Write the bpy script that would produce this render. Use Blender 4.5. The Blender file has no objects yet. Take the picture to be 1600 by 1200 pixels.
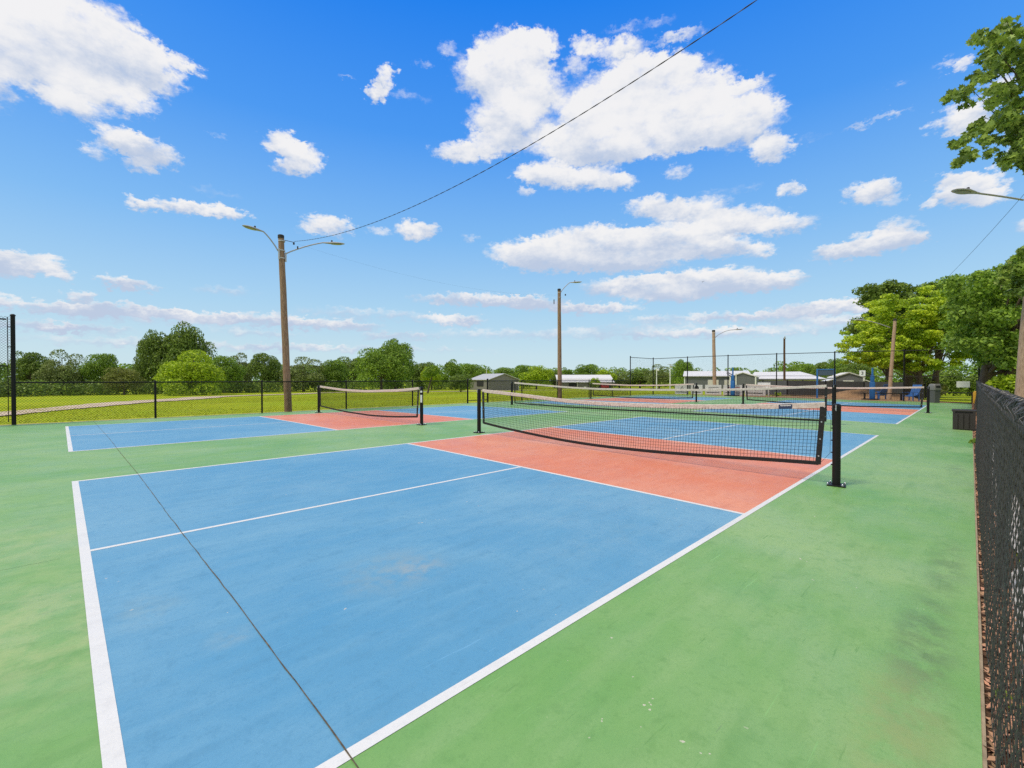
import bpy, bmesh, math, random
import numpy as np
from mathutils import Vector, Matrix

R = math.radians
sc = bpy.context.scene
col = sc.collection

# ------------------------------------------------------------------ camera
CX, CY, CZ = -0.09124, -1.49151, 1.21261
YAW, PITCH, FPX = 0.78907, -0.01057, 711.625
cam = bpy.data.cameras.new('camera'); co = bpy.data.objects.new('camera', cam); col.objects.link(co)
cam.sensor_width = 36; cam.lens = FPX / 1600 * 36; cam.clip_start = 0.05; cam.clip_end = 5000
co.location = (CX, CY, CZ)
co.rotation_euler = (math.pi / 2 + PITCH, 0, YAW - math.pi / 2)
sc.camera = co
sc.render.resolution_x, sc.render.resolution_y = 1024, 768

# ------------------------------------------------------------------ exposure / sampling
sc.view_settings.view_transform = 'Standard'; sc.view_settings.look = 'None'
sc.view_settings.exposure = -0.06; sc.view_settings.gamma = 1.0
sc.render.engine = 'CYCLES'
sc.cycles.use_denoising = False
sc.cycles.max_bounces = 6; sc.cycles.transparent_max_bounces = 12
sc.cycles.sample_clamp_indirect = 4

# ------------------------------------------------------------------ sun and sky
SUN_EL, SUN_AZ = R(58), R(160)          # azimuth measured from +X towards +Y (behind left of the camera)
sl = bpy.data.lights.new('sun', 'SUN'); sl.energy = 2.6; sl.angle = R(12); sl.color = (1.0, 0.91, 0.76)
so = bpy.data.objects.new('sun', sl); col.objects.link(so)
sd = Vector((math.cos(SUN_EL) * math.cos(SUN_AZ), math.cos(SUN_EL) * math.sin(SUN_AZ), math.sin(SUN_EL)))
so.rotation_euler = sd.to_track_quat('Z', 'Y').to_euler(); so.location = (0, 0, 60)

def azel(px, py):
    """bearing (from +X towards +Y) and elevation seen at a place in the photograph"""
    r = (px - 800) / FPX; u = (600 - py) / FPX
    fw = Vector((math.cos(YAW) * math.cos(PITCH), math.sin(YAW) * math.cos(PITCH), math.sin(PITCH)))
    ri = Vector((math.sin(YAW), -math.cos(YAW), 0)); up = ri.cross(fw)
    d = (fw + ri * r + up * u).normalized()
    return math.atan2(d.y, d.x), math.asin(d.z)

CLOUDS = [  # px, py, half w, half h, weight
 (20,25,180,80,1.2),(140,60,120,65,1.2),(205,100,85,48,1.1),(80,110,90,45,1),(180,150,70,28,.9),(120,168,60,22,.7),(285,98,28,14,.6),(-120,60,160,110,1.2),
 (190,218,45,20,1),(235,238,48,24,1),(150,236,24,14,.5),(215,258,30,12,.6),
 (442,226,30,22,1),(472,248,36,26,1),(445,262,24,12,.6),
 (225,320,34,9,.8),(285,323,46,12,.9),(345,330,44,11,1),
 (597,124,16,22,.9),(588,148,18,15,.9),(612,110,10,12,.7),(660,100,14,10,.35),
 (800,90,62,45,1.2),(765,118,55,40,1),(835,140,50,40,1),(795,185,62,45,1.1),(725,238,48,18,.9),(770,225,50,22,.9),(830,72,46,30,1),
 (1000,150,120,55,1.2),(1080,185,115,48,1.2),(950,195,95,55,1.1),(900,225,80,30,1),(1150,195,75,38,1.1),(1205,232,34,24,1),(1020,110,70,30,1),(1120,120,40,14,.6),(1170,130,40,10,.6),(1030,220,90,28,.9),
 (965,78,50,20,.85),(915,70,24,18,.8),(900,100,20,20,.5),(1060,56,44,11,.6),(940,240,70,25,.8),
 (848,270,46,18,1.1),(905,280,70,18,1),(965,285,34,13,.8),(822,300,14,9,.5),
 (1058,268,24,11,.5),(1236,295,24,13,.8),(1362,300,40,20,1),(1395,315,22,10,.5),(1330,292,16,7,.3),
 (1020,322,45,17,.9),(1080,330,65,20,1),(1150,345,70,22,1),(1225,352,54,16,.8),(1120,362,60,12,.6),
 (1380,378,66,20,1.1),(1320,392,56,15,1),(1400,352,36,12,.7),(1440,372,14,8,.4),
 (840,394,80,22,1.2),(920,380,90,28,1.3),(1020,378,100,26,1.3),(1110,388,66,18,1.1),(880,410,90,17,1.2),(980,410,90,17,1.1),(1185,392,28,13,.7),
 (1000,447,95,17,1.1),(1090,440,110,20,1.2),(1190,442,70,15,1.1),(1060,460,90,12,1),
 (730,468,90,10,.9),(815,472,66,10,1),(930,482,70,9,.9),(710,500,55,9,.9),(860,480,60,8,.5),
 (512,352,42,17,1),(652,360,34,16,1.1),(592,362,22,9,.5),(735,372,14,7,.3),(475,360,20,7,.35),
 (50,412,62,18,1.1),(0,414,50,20,1),(95,432,25,9,.7),(188,440,36,11,.9),(232,450,34,6,.5),(122,464,28,11,.8),(4,470,24,15,.8),
 (90,482,90,9,.8),(200,485,90,11,.9),(310,495,90,10,.9),(420,500,80,11,.8),(520,508,90,10,.8),(60,510,90,9,.6),(150,515,90,9,.5),(620,526,70,7,.5),(400,520,90,8,.4),
 (1290,480,90,12,1),(1350,478,60,10,.8),(1210,495,110,9,.7),(1080,497,120,8,.55),(1320,500,120,8,.6),(1000,510,100,6,.3),
 (1505,182,58,22,1),(1530,200,40,14,.7),(1392,178,32,7,.45),(1345,196,26,6,.35),(1508,98,20,9,.6),(1405,130,20,6,.35),(1512,294,60,24,1.1),(1452,320,16,7,.6),(1490,278,34,10,.7),(1540,312,40,12,.7),
 (300,540,300,9,.5),(900,522,300,10,.4),(1150,520,200,9,.5),(600,546,220,6,.35),(560,490,120,10,.45),(350,455,60,8,.3),(240,500,200,8,.4),(1130,300,60,8,.25),(330,300,50,7,.2),(640,150,40,8,.25),(1290,210,60,8,.25),(1000,40,60,10,.3),(705,78,18,14,.4),(1480,100,20,8,.3),(540,120,14,4,.3),(345,215,14,5,.25),(300,110,24,10,.45),(1570,130,50,20,.6),(1650,200,90,50,1),(1700,90,70,30,.8),(1660,340,80,20,.8)]

world = bpy.data.worlds.new('World'); sc.world = world; world.use_nodes = True
nt = world.node_tree; nt.nodes.clear(); N = nt.nodes; Lk = nt.links
def nn(t, **kw):
    n = N.new(t)
    for k, v in kw.items(): setattr(n, k, v)
    return n
def math_(op, a, b=None, c=None, clamp=False):
    n = nn('ShaderNodeMath', operation=op, use_clamp=clamp)
    for i, v in enumerate((a, b, c)):
        if v is None: continue
        if isinstance(v, (int, float)): n.inputs[i].default_value = v
        else: Lk.new(v, n.inputs[i])
    return n.outputs[0]
def vmath(op, a, b=None, out=0):
    n = nn('ShaderNodeVectorMath', operation=op)
    for i, v in enumerate((a, b)):
        if v is None: continue
        if isinstance(v, (tuple, list)): n.inputs[i].default_value = v
        else: Lk.new(v, n.inputs[i])
    return n.outputs[out]
sky = nn('ShaderNodeTexSky', sky_type='NISHITA', sun_disc=False, sun_elevation=SUN_EL, sun_rotation=math.pi / 2 - SUN_AZ,
         altitude=300, air_density=1.0, dust_density=0.6, ozone_density=3.0)
tc = nn('ShaderNodeTexCoord')
vec = vmath('NORMALIZE', tc.outputs['Generated'])
sep = nn('ShaderNodeSeparateXYZ'); Lk.new(vec, sep.inputs[0])
az = math_('ARCTAN2', sep.outputs[1], sep.outputs[0]); el = math_('ARCSINE', sep.outputs[2])
# clear-sky colour: the physical sky graded towards the photograph's deeper blue
ramp = nn('ShaderNodeValToRGB')
Lk.new(math_('DIVIDE', el, R(60), clamp=True), ramp.inputs[0])
cr = ramp.color_ramp
stops = [(0.0, (.66, .82, .88)), (.05, (.60, .80, .90)), (.14, (.44, .71, .94)), (.28, (.235, .54, .97)), (.46, (.075, .35, .97)), (.66, (.012, .235, .93)), (1.0, (.004, .16, .78))]
cr.elements[0].position = 0; cr.elements[0].color = (*stops[0][1], 1); cr.elements[1].position = 1; cr.elements[1].color = (*stops[-1][1], 1)
for p_, c_ in stops[1:-1]:
    e = cr.elements.new(p_); e.color = (*c_, 1)
skys = vmath('SCALE', sky.outputs[0]); skys.node.inputs['Scale'].default_value = 0.10
mixs = nn('ShaderNodeMix', data_type='RGBA'); mixs.inputs[0].default_value = 0.92
Lk.new(skys, mixs.inputs[6]); Lk.new(ramp.outputs[0], mixs.inputs[7])
# clouds: soft lobes in bearing/elevation broken up by fractal noise
uv = nn('ShaderNodeCombineXYZ'); Lk.new(az, uv.inputs[0]); Lk.new(el, uv.inputs[1])
uvs = vmath('MULTIPLY', uv.outputs[0], (1, 1.7, 1))
n1 = nn('ShaderNodeTexNoise', noise_dimensions='2D'); n1.inputs['Scale'].default_value = 19; n1.inputs['Detail'].default_value = 11; n1.inputs['Roughness'].default_value = .64
Lk.new(uvs, n1.inputs['Vector'])
n2 = nn('ShaderNodeTexNoise', noise_dimensions='2D'); n2.inputs['Scale'].default_value = 45; n2.inputs['Detail'].default_value = 5; n2.inputs['Roughness'].default_value = .65
Lk.new(uvs, n2.inputs['Vector'])
wob = vmath('SUBTRACT', n2.outputs['Color'], (.5, .5, .5))
wob = vmath('MULTIPLY', wob, (.055, .034, 0))
uvd = vmath('ADD', uv.outputs[0], wob)
A = None; B = None
for px, py, w, h, wt in CLOUDS:
    a0, e0 = azel(px, py); a1, _ = azel(px - w, py); a2, _ = azel(px + w, py); _, e1 = azel(px, py - h); _, e2 = azel(px, py + h)
    sw = abs(a1 - a2) / 2 * 1.18; sh = abs(e1 - e2) / 2 * 1.18
    d = vmath('SUBTRACT', uvd, (a0, e0, 0)); d = vmath('MULTIPLY', d, (1 / sw, 1 / sh, 0))
    ds = vmath('DOT_PRODUCT', d, d, out=1)
    wgt = math_('MULTIPLY_ADD', ds, -wt, wt); wgt = math_('MAXIMUM', wgt, 0.0)
    yy = vmath('DOT_PRODUCT', d, (0, 1, 0), out=1)
    B = math_('MULTIPLY', yy, wgt) if B is None else math_('MULTIPLY_ADD', yy, wgt, B)
    A = wgt if A is None else math_('ADD', A, wgt)
# broken cloud added unseen, overhead and behind the camera, to whiten the blue fill
ov = nn('ShaderNodeMapRange', interpolation_type='SMOOTHSTEP'); Lk.new(el, ov.inputs[0]); ov.inputs[1].default_value = R(44); ov.inputs[2].default_value = R(60); ov.inputs[4].default_value = .85
fd = vmath('DOT_PRODUCT', vec, (math.cos(YAW), math.sin(YAW), 0), out=1)
bk = nn('ShaderNodeMapRange', interpolation_type='SMOOTHSTEP'); Lk.new(fd, bk.inputs[0]); bk.inputs[1].default_value = .5; bk.inputs[2].default_value = .2; bk.inputs[3].default_value = 0; bk.inputs[4].default_value = .65
A0 = A
A = math_('MAXIMUM', A, math_('MAXIMUM', ov.outputs[0], bk.outputs[0]))
fld = math_('MINIMUM', math_('MULTIPLY', A, 2.1), 1.9)
fld = math_('ADD', fld, math_('MULTIPLY_ADD', n1.outputs[0], 2.2, -1.1))
dens = nn('ShaderNodeMapRange', interpolation_type='SMOOTHSTEP'); Lk.new(fld, dens.inputs[0])
dens.inputs[1].default_value = .02; dens.inputs[2].default_value = 1.85
gate = math_('MULTIPLY', A, 3.2, clamp=True)
alpha = math_('MULTIPLY', dens.outputs[0], gate); alpha = math_('MULTIPLY', alpha, .97)
rel = math_('DIVIDE', B, math_('MAXIMUM', A, .05))
n3 = nn('ShaderNodeTexNoise', noise_dimensions='2D'); n3.inputs['Scale'].default_value = 9; n3.inputs['Detail'].default_value = 6; n3.inputs['Roughness'].default_value = .55
Lk.new(uvs, n3.inputs['Vector'])
rel = math_('ADD', rel, math_('MULTIPLY_ADD', n1.outputs[0], 1.2, -.6))
rel = math_('ADD', rel, math_('MULTIPLY_ADD', n3.outputs[0], 2.2, -1.1))
lowfac = nn('ShaderNodeMapRange'); Lk.new(el, lowfac.inputs[0]); lowfac.inputs[1].default_value = R(4); lowfac.inputs[2].default_value = R(28)
lowfac.inputs[3].default_value = .38; lowfac.inputs[4].default_value = -.32
shd = nn('ShaderNodeMapRange', interpolation_type='SMOOTHSTEP'); Lk.new(math_('SUBTRACT', rel, lowfac.outputs[0]), shd.inputs[0])
shd.inputs[1].default_value = -.8; shd.inputs[2].default_value = .65
cc = nn('ShaderNodeMix', data_type='RGBA'); Lk.new(shd.outputs[0], cc.inputs[0])
cc.inputs[6].default_value = (.53, .62, .79, 1); cc.inputs[7].default_value = (.95, .94, .94, 1)
fin = nn('ShaderNodeMix', data_type='RGBA'); Lk.new(alpha, fin.inputs[0]); Lk.new(mixs.outputs[2], fin.inputs[6]); Lk.new(cc.outputs[2], fin.inputs[7])
bg = nn('ShaderNodeBackground'); Lk.new(fin.outputs[2], bg.inputs[0]); bg.inputs[1].default_value = 1.0
wo = nn('ShaderNodeOutputWorld'); Lk.new(bg.outputs[0], wo.inputs[0])
world.cycles.sampling_method = 'MANUAL'; world.cycles.sample_map_resolution = 512

# ------------------------------------------------------------------ helpers
def gz(y): return -.00094 * (min(max(y, -1.53), 17.1) - 10.03) ** 2
PX0, PX1, PY0, PY1 = -4.2, 34.85, -1.53, 17.1
def terr(x, y):
    dx = max(PX0 - x, 0, x - PX1); dy = max(PY0 - y, 0, y - PY1); d = math.hypot(dx, dy)
    return gz(y) - .03 - 1.75 * (1 - math.exp(-d / 85))
def away(px, D):
    """point at horizontal distance D on the bearing seen at photo column px"""
    a, _ = azel(px, 592); return CX + D * math.cos(a), CY + D * math.sin(a)
def dep(x, y): return (x - CX) * math.cos(YAW) + (y - CY) * math.sin(YAW)
def ztop(py, x, y): return CZ + (592.5 - py) * dep(x, y) / FPX

def link(o, parent=None):
    col.objects.link(o)
    if parent: o.parent = parent
    return o
def tag(o, label, cat, group=None):
    o['label'] = label; o['category'] = cat
    if group: o['group'] = group
    return o
def thing(name, loc, rz, label, cat, group=None):
    o = bpy.data.objects.new(name, None); o.empty_display_size = .2; col.objects.link(o)
    o.location = loc; o.rotation_euler = (0, 0, rz); return tag(o, label, cat, group)

class MB:
    def __init__(s): s.v = []; s.f = []
    def quad(s, a, b, c, d):
        i = len(s.v); s.v += [tuple(a), tuple(b), tuple(c), tuple(d)]; s.f.append((i, i + 1, i + 2, i + 3)); return s
    def poly(s, pts):
        i = len(s.v); s.v += [tuple(p) for p in pts]; s.f.append(tuple(range(i, i + len(pts)))); return s
    def box(s, c, d, rz=0, bev=0, rx=0, ry=0):
        M = Matrix.Rotation(rz, 3, 'Z') @ Matrix.Rotation(ry, 3, 'Y') @ Matrix.Rotation(rx, 3, 'X')
        hx, hy, hz = d[0] / 2, d[1] / 2, d[2] / 2; i = len(s.v); b = bev
        if b <= 0:
            for x, y, z in [(-1,-1,-1),(1,-1,-1),(1,1,-1),(-1,1,-1),(-1,-1,1),(1,-1,1),(1,1,1),(-1,1,1)]:
                p = M @ Vector((x * hx, y * hy, z * hz)); s.v.append((p.x + c[0], p.y + c[1], p.z + c[2]))
            s.f += [tuple(i + k for k in q) for q in [(3,2,1,0),(4,5,6,7),(0,1,5,4),(1,2,6,5),(2,3,7,6),(3,0,4,7)]]
        else:
            bm = bmesh.new(); bmesh.ops.create_cube(bm, size=1); bmesh.ops.scale(bm, vec=(d[0], d[1], d[2]), verts=bm.verts)
            bmesh.ops.bevel(bm, geom=bm.edges[:], offset=b, segments=2, affect='EDGES', profile=.5)
            bm.verts.ensure_lookup_table()
            for v in bm.verts:
                p = M @ v.co; s.v.append((p.x + c[0], p.y + c[1], p.z + c[2]))
            s.f += [tuple(i + v.index for v in f.verts) for f in bm.faces]; bm.free()
        return s
    def tube(s, pts, rad, n=8, cap=True):
        pts = [Vector(p) for p in pts]
        if not isinstance(rad, (list, tuple)): rad = [rad] * len(pts)
        i0 = len(s.v); up = Vector((0, 0, 1))
        t0 = (pts[1] - pts[0]).normalized(); a = t0.cross(up)
        if a.length < .1: a = t0.cross(Vector((1, 0, 0)))
        a.normalize()
        for k, p in enumerate(pts):
            t = (pts[min(k + 1, len(pts) - 1)] - pts[max(k - 1, 0)]).normalized()
            a = (a - t * a.dot(t)).normalized(); b = t.cross(a)
            for j in range(n):
                th = 2 * math.pi * j / n; q = p + (a * math.cos(th) + b * math.sin(th)) * rad[k]; s.v.append((q.x, q.y, q.z))
        for k in range(len(pts) - 1):
            for j in range(n):
                s.f.append((i0 + k * n + j, i0 + k * n + (j + 1) % n, i0 + (k + 1) * n + (j + 1) % n, i0 + (k + 1) * n + j))
        if cap:
            s.f.append(tuple(i0 + j for j in reversed(range(n)))); s.f.append(tuple(i0 + (len(pts) - 1) * n + j for j in range(n)))
        return s
    def lathe(s, prof, c=(0, 0, 0), n=20, sx=1, sy=1):
        i0 = len(s.v)
        for r, z in prof:
            for j in range(n):
                th = 2 * math.pi * j / n; s.v.append((c[0] + r * sx * math.cos(th), c[1] + r * sy * math.sin(th), c[2] + z))
        for k in range(len(prof) - 1):
            for j in range(n): s.f.append((i0 + k * n + j, i0 + k * n + (j + 1) % n, i0 + (k + 1) * n + (j + 1) % n, i0 + (k + 1) * n + j))
        s.f.append(tuple(i0 + j for j in reversed(range(n)))); s.f.append(tuple(i0 + (len(prof) - 1) * n + j for j in range(n)))
        return s
    def build(s, name, m, parent=None, smooth=False):
        me = bpy.data.meshes.new(name); me.from_pydata(s.v, [], s.f); me.materials.append(m)
        if smooth:
            me.shade_smooth()
            try: me.set_sharp_from_angle(angle=R(40))
            except Exception: pass
        me.update()
        return link(bpy.data.objects.new(name, me), parent)

def np_mesh(name, V, F, m, parent=None, smooth=False):
    """V (n,3), F (m,k) all faces with the same number of corners"""
    me = bpy.data.meshes.new(name); k = F.shape[1]
    me.vertices.add(len(V)); me.vertices.foreach_set('co', np.ascontiguousarray(V, dtype=np.float32).ravel())
    me.loops.add(F.size); me.loops.foreach_set('vertex_index', np.ascontiguousarray(F, dtype=np.int32).ravel())
    me.polygons.add(len(F)); me.polygons.foreach_set('loop_start', np.arange(0, F.size, k, dtype=np.int32))
    me.polygons.foreach_set('loop_total', np.full(len(F), k, dtype=np.int32))
    if smooth: me.polygons.foreach_set('use_smooth', np.ones(len(F), dtype=bool))
    me.materials.append(m); me.update(calc_edges=True); me.validate()
    return link(bpy.data.objects.new(name, me), parent)

def np_tubes(P, r, n=4, normal=None):
    """P (W,N,3) polylines -> V, F of tubes"""
    W, K, _ = P.shape
    T = np.empty_like(P); T[:, 1:-1] = P[:, 2:] - P[:, :-2]; T[:, 0] = P[:, 1] - P[:, 0]; T[:, -1] = P[:, -1] - P[:, -2]
    T /= np.linalg.norm(T, axis=2, keepdims=True) + 1e-9
    nr = np.array(normal if normal is not None else (1, 0, 0), float); A_ = np.broadcast_to(nr, P.shape)
    A_ = A_ - T * np.sum(A_ * T, axis=2, keepdims=True); A_ = A_ / (np.linalg.norm(A_, axis=2, keepdims=True) + 1e-9); B_ = np.cross(T, A_)
    th = 2 * np.pi * (np.arange(n) + .5) / n
    V = P[:, :, None, :] + r * (A_[:, :, None, :] * np.cos(th)[:, None] + B_[:, :, None, :] * np.sin(th)[:, None])
    idx = np.arange(W * K * n).reshape(W, K, n); j2 = np.roll(idx, -1, axis=2)
    F = np.stack([idx[:, :-1], j2[:, :-1], j2[:, 1:], idx[:, 1:]], axis=-1).reshape(-1, 4)
    return V.reshape(-1, 3), F
def joinVF(parts):
    Vs, Fs, o = [], [], 0
    for V, F in parts: Vs.append(V); Fs.append(F + o); o += len(V)
    return np.concatenate(Vs), np.concatenate(Fs)

# ------------------------------------------------------------------ materials
def mat(name, base, rough=.6, spec=.5, metal=0, var=.0, vscale=3.0, bump=0.0, bscale=60, var2=None, detail=5, trans=0.0, island=0.0, stretch=None, coat=0):
    """principled material with noise-driven colour variation, bump, optional per-leaf variation and translucency"""
    m = bpy.data.materials.new(name); m.use_nodes = True; t = m.node_tree; n = t.nodes; l = t.links
    bs = n['Principled BSDF']; bs.inputs['Roughness'].default_value = rough; bs.inputs['Metallic'].default_value = metal
    bs.inputs['Specular IOR Level'].default_value = spec; bs.inputs['Coat Weight'].default_value = coat
    t_c = n.new('ShaderNodeTexCoord'); vec_ = t_c.outputs['Object']
    if stretch:
        mp = n.new('ShaderNodeMapping'); mp.inputs['Scale'].default_value = stretch; l.new(vec_, mp.inputs[0]); vec_ = mp.outputs[0]
    cur = None
    rgb = n.new('ShaderNodeRGB'); rgb.outputs[0].default_value = (*base, 1); cur = rgb.outputs[0]
    if var > 0:
        nz = n.new('ShaderNodeTexNoise'); nz.inputs['Scale'].default_value = vscale; nz.inputs['Detail'].default_value = detail; nz.inputs['Roughness'].default_value = .6
        l.new(vec_, nz.inputs['Vector'])
        mr = n.new('ShaderNodeMapRange'); l.new(nz.outputs[0], mr.inputs[0]); mr.inputs[1].default_value = .3; mr.inputs[2].default_value = .7
        mx = n.new('ShaderNodeMix'); mx.data_type = 'RGBA'; l.new(mr.outputs[0], mx.inputs[0])
        c2 = var2 if var2 else tuple(c * (1 - var) for c in base)
        mx.inputs[6].default_value = (*c2, 1); l.new(cur, mx.inputs[7]); cur = mx.outputs[2]
    if island > 0:
        ge = n.new('ShaderNodeNewGeometry'); hs = n.new('ShaderNodeHueSaturation')
        m1 = n.new('ShaderNodeMapRange'); l.new(ge.outputs['Random Per Island'], m1.inputs[0]); m1.inputs[3].default_value = 1 - island; m1.inputs[4].default_value = 1 + island
        m2 = n.new('ShaderNodeMapRange'); l.new(ge.outputs['Random Per Island'], m2.inputs[0]); m2.inputs[3].default_value = .515; m2.inputs[4].default_value = .485
        l.new(m1.outputs[0], hs.inputs['Value']); l.new(m2.outputs[0], hs.inputs['Hue']); l.new(cur, hs.inputs['Color']); cur = hs.outputs[0]
    l.new(cur, bs.inputs['Base Color'])
    if bump > 0:
        nb = n.new('ShaderNodeTexNoise'); nb.inputs['Scale'].default_value = bscale; nb.inputs['Detail'].default_value = 4; l.new(vec_, nb.inputs['Vector'])
        bp = n.new('ShaderNodeBump'); bp.inputs['Strength'].default_value = bump; bp.inputs['Distance'].default_value = .02
        l.new(nb.outputs[0], bp.inputs['Height']); l.new(bp.outputs[0], bs.inputs['Normal'])
    if trans > 0:
        tr = n.new('ShaderNodeBsdfTranslucent'); l.new(cur, tr.inputs[0]); ms = n.new('ShaderNodeMixShader'); ms.inputs[0].default_value = trans
        l.new(bs.outputs[0], ms.inputs[1]); l.new(tr.outputs[0], ms.inputs[2]); l.new(ms.outputs[0], n['Material Output'].inputs[0])
    return m

def court_mat(name, base, faded, wear, spots=(), amount=1.0):
    """acrylic sports coating: brushed streaks, faded clouds, scuffs and a few worn patches at real places"""
    m = bpy.data.materials.new(name); m.use_nodes = True; t = m.node_tree; n = t.nodes; l = t.links
    bs = n['Principled BSDF']; bs.inputs['Roughness'].default_value = .62; bs.inputs['Specular IOR Level'].default_value = .66
    t_c = n.new('ShaderNodeTexCoord'); P = t_c.outputs['Object']
    def noise(scale, det, vec_=None, rough=.6, dist=0):
        z = n.new('ShaderNodeTexNoise'); z.inputs['Scale'].default_value = scale; z.inputs['Detail'].default_value = det; z.inputs['Roughness'].default_value = rough; z.inputs['Distortion'].default_value = dist
        l.new(vec_ or P, z.inputs['Vector']); return z.outputs[0]
    def rng(v, a, b, c, d):
        r_ = n.new('ShaderNodeMapRange'); r_.interpolation_type = 'SMOOTHSTEP'; l.new(v, r_.inputs[0])
        for i, q in enumerate((a, b, c, d)): r_.inputs[i + 1].default_value = q
        return r_.outputs[0]
    def mix(f, a, b, mode='MIX'):
        x = n.new('ShaderNodeMix'); x.data_type = 'RGBA'; x.blend_type = mode
        if isinstance(f, float): x.inputs[0].default_value = f
        else: l.new(f, x.inputs[0])
        for i, q in ((6, a), (7, b)):
            if isinstance(q, tuple): x.inputs[i].default_value = (*q, 1)
            else: l.new(q, x.inputs[i])
        return x.outputs[2]
    def mul(a, b):
        x = n.new('ShaderNodeMath'); x.operation = 'MULTIPLY'
        for i, q in enumerate((a, b)):
            if isinstance(q, (int, float)): x.inputs[i].default_value = q
            else: l.new(q, x.inputs[i])
        return x.outputs[0]
    c = mix(rng(noise(.35, 5, dist=.6), .35, .7, 0, .75 * amount), base, faded)
    mp = n.new('ShaderNodeMapping'); mp.inputs['Rotation'].default_value = (0, 0, R(28)); mp.inputs['Scale'].default_value = (1.2, 5.5, 1); l.new(P, mp.inputs[0])
    c = mix(rng(noise(1.1, 7, mp.outputs[0]), .42, .72, 0, .3 * amount), c, faded)
    mp2 = n.new('ShaderNodeMapping'); mp2.inputs['Rotation'].default_value = (0, 0, R(-50)); mp2.inputs['Scale'].default_value = (.8, 4, 1); l.new(P, mp2.inputs[0])
    dk = tuple(q * .80 for q in base)
    c = mix(rng(noise(1.7, 6, mp2.outputs[0]), .5, .8, 0, .5), c, dk)
    c = mix(rng(noise(11, 5), .52, .72, 0, .4), c, dk)
    c = mix(rng(noise(42, 4), .5, .72, 0, .35), c, dk)
    c = mix(rng(noise(140, 2), .35, .7, 0, .22), c, dk)
    lt = tuple(min(1, q * 1.15 + .05) for q in base)
    for ang_, sc_, th_, cl_, st_ in ((R(15), (2.2, 34, 1), .66, dk, .7), (R(75), (1.6, 40, 1), .67, lt, .7), (R(-35), (2.6, 46, 1), .71, (.09, .09, .085), .35)):
        mq = n.new('ShaderNodeMapping'); mq.inputs['Rotation'].default_value = (0, 0, ang_); mq.inputs['Scale'].default_value = sc_; l.new(P, mq.inputs[0])
        c = mix(rng(noise(1.0, 4, mq.outputs[0]), th_, th_ + .05, 0, st_), c, cl_)
    # fine chips where the coat is worn through
    ch = mul(rng(noise(23, 2), .735, .755, 0, .8), rng(noise(.8, 2), .5, .6, 0, 1))
    c = mix(ch, c, (.62, .56, .45))
    for (sx_, sy_, rx, ry, colr, st) in spots:
        v1 = n.new('ShaderNodeVectorMath'); v1.operation = 'SUBTRACT'; l.new(P, v1.inputs[0]); v1.inputs[1].default_value = (sx_, sy_, 0)
        v2 = n.new('ShaderNodeVectorMath'); v2.operation = 'MULTIPLY'; l.new(v1.outputs[0], v2.inputs[0]); v2.inputs[1].default_value = (1 / rx, 1 / ry, 0)
        v3 = n.new('ShaderNodeVectorMath'); v3.operation = 'LENGTH'; l.new(v2.outputs[0], v3.inputs[0])
        f_ = rng(v3.outputs[1], .2, 1.1, 1, 0)
        f_ = mul(f_, rng(noise(6, 7, rough=.68), .36, .66, 0, st))
        c = mix(f_, c, colr)
    l.new(c, bs.inputs['Base Color'])
    bp = n.new('ShaderNodeBump'); bp.inputs['Strength'].default_value = .22; bp.inputs['Distance'].default_value = .003
    l.new(noise(260, 3), bp.inputs['Height']); l.new(bp.outputs[0], bs.inputs['Normal'])
    l.new(rng(noise(2.5, 4), .3, .7, .42, .6), bs.inputs['Roughness'])
    return m

TAN = (.55, .44, .25)
M = {}
M['green'] = court_mat('green_court_coating', (.155, .355, .078), (.32, .46, .19), TAN,
    [(-.3, 1.9, 1.3, 1.1, (.42, .48, .20), .5), (-.25, 3.6, .5, 1.0, (.40, .46, .20), .35), (-.9, 3.2, 1.2, .8, (.36, .46, .18), .25),
     (2.9, -1.33, 1.1, .16, (.12, .20, .07), .8), (4.4, -1.38, 1.0, .13, (.12, .20, .07), .6), (9.3, -1.35, .7, .16, (.14, .2, .08), .5), (2.2, -1.3, .7, .2, (.3, .36, .12), .6)])
M['blue'] = court_mat('blue_court_coating', (.092, .300, .480), (.21, .41, .53), TAN,
    [(1.5, 1.25, .5, .42, (.20, .33, .40), .8), (1.62, 1.15, .22, .2, (.30, .36, .38), .6), (.5, 1.1, .14, .12, (.30, .38, .38), .4), (.25, 1.7, .2, .3, (.22, .36, .42), .5), (3.0, .6, .9, .3, (.16, .34, .46), .5), (2.2, 3.9, 1.2, .5, (.16, .34, .48), .5)])
M['red'] = court_mat('red_court_coating', (.70, .195, .085), (.78, .34, .20), TAN)
M['line'] = court_mat('white_line_paint', (.74, .73, .70), (.66, .66, .63), (.5, .45, .35), amount=.5)
M['joint'] = mat('dark_joint_sealant', (.035, .03, .022), .9, var=.5, vscale=25, var2=(.16, .12, .07))
M['slab_edge'] = mat('tan_slab_edge', (.42, .32, .2), .9, var=.4, vscale=12)
M['black'] = mat('black_powder_coat', (.010, .009, .009), .45, .25, var=.3, vscale=15, bump=.08, bscale=90)
M['vinyl'] = mat('black_vinyl_wire', (.012, .012, .012), .5, .25)
M['vinyl_near'] = mat('highlit_black_vinyl', (.075, .074, .070), .4, .5, var=.8, vscale=30)  # base lifted to grey, painting sky sheen and highlights onto black vinyl
M['netcord'] = mat('black_net_cord', (.010, .010, .010), .8, .15)
M['tape'] = mat('off_white_net_tape', (.66, .60, .54), .8, .3, var=.28, vscale=22, var2=(.46, .38, .33), bump=.5, bscale=45)
M['blackband'] = mat('black_net_band', (.016, .016, .017), .7, .3, bump=.5, bscale=30)
M['steel'] = mat('bright_steel', (.6, .6, .6), .35, metal=1)
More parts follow.
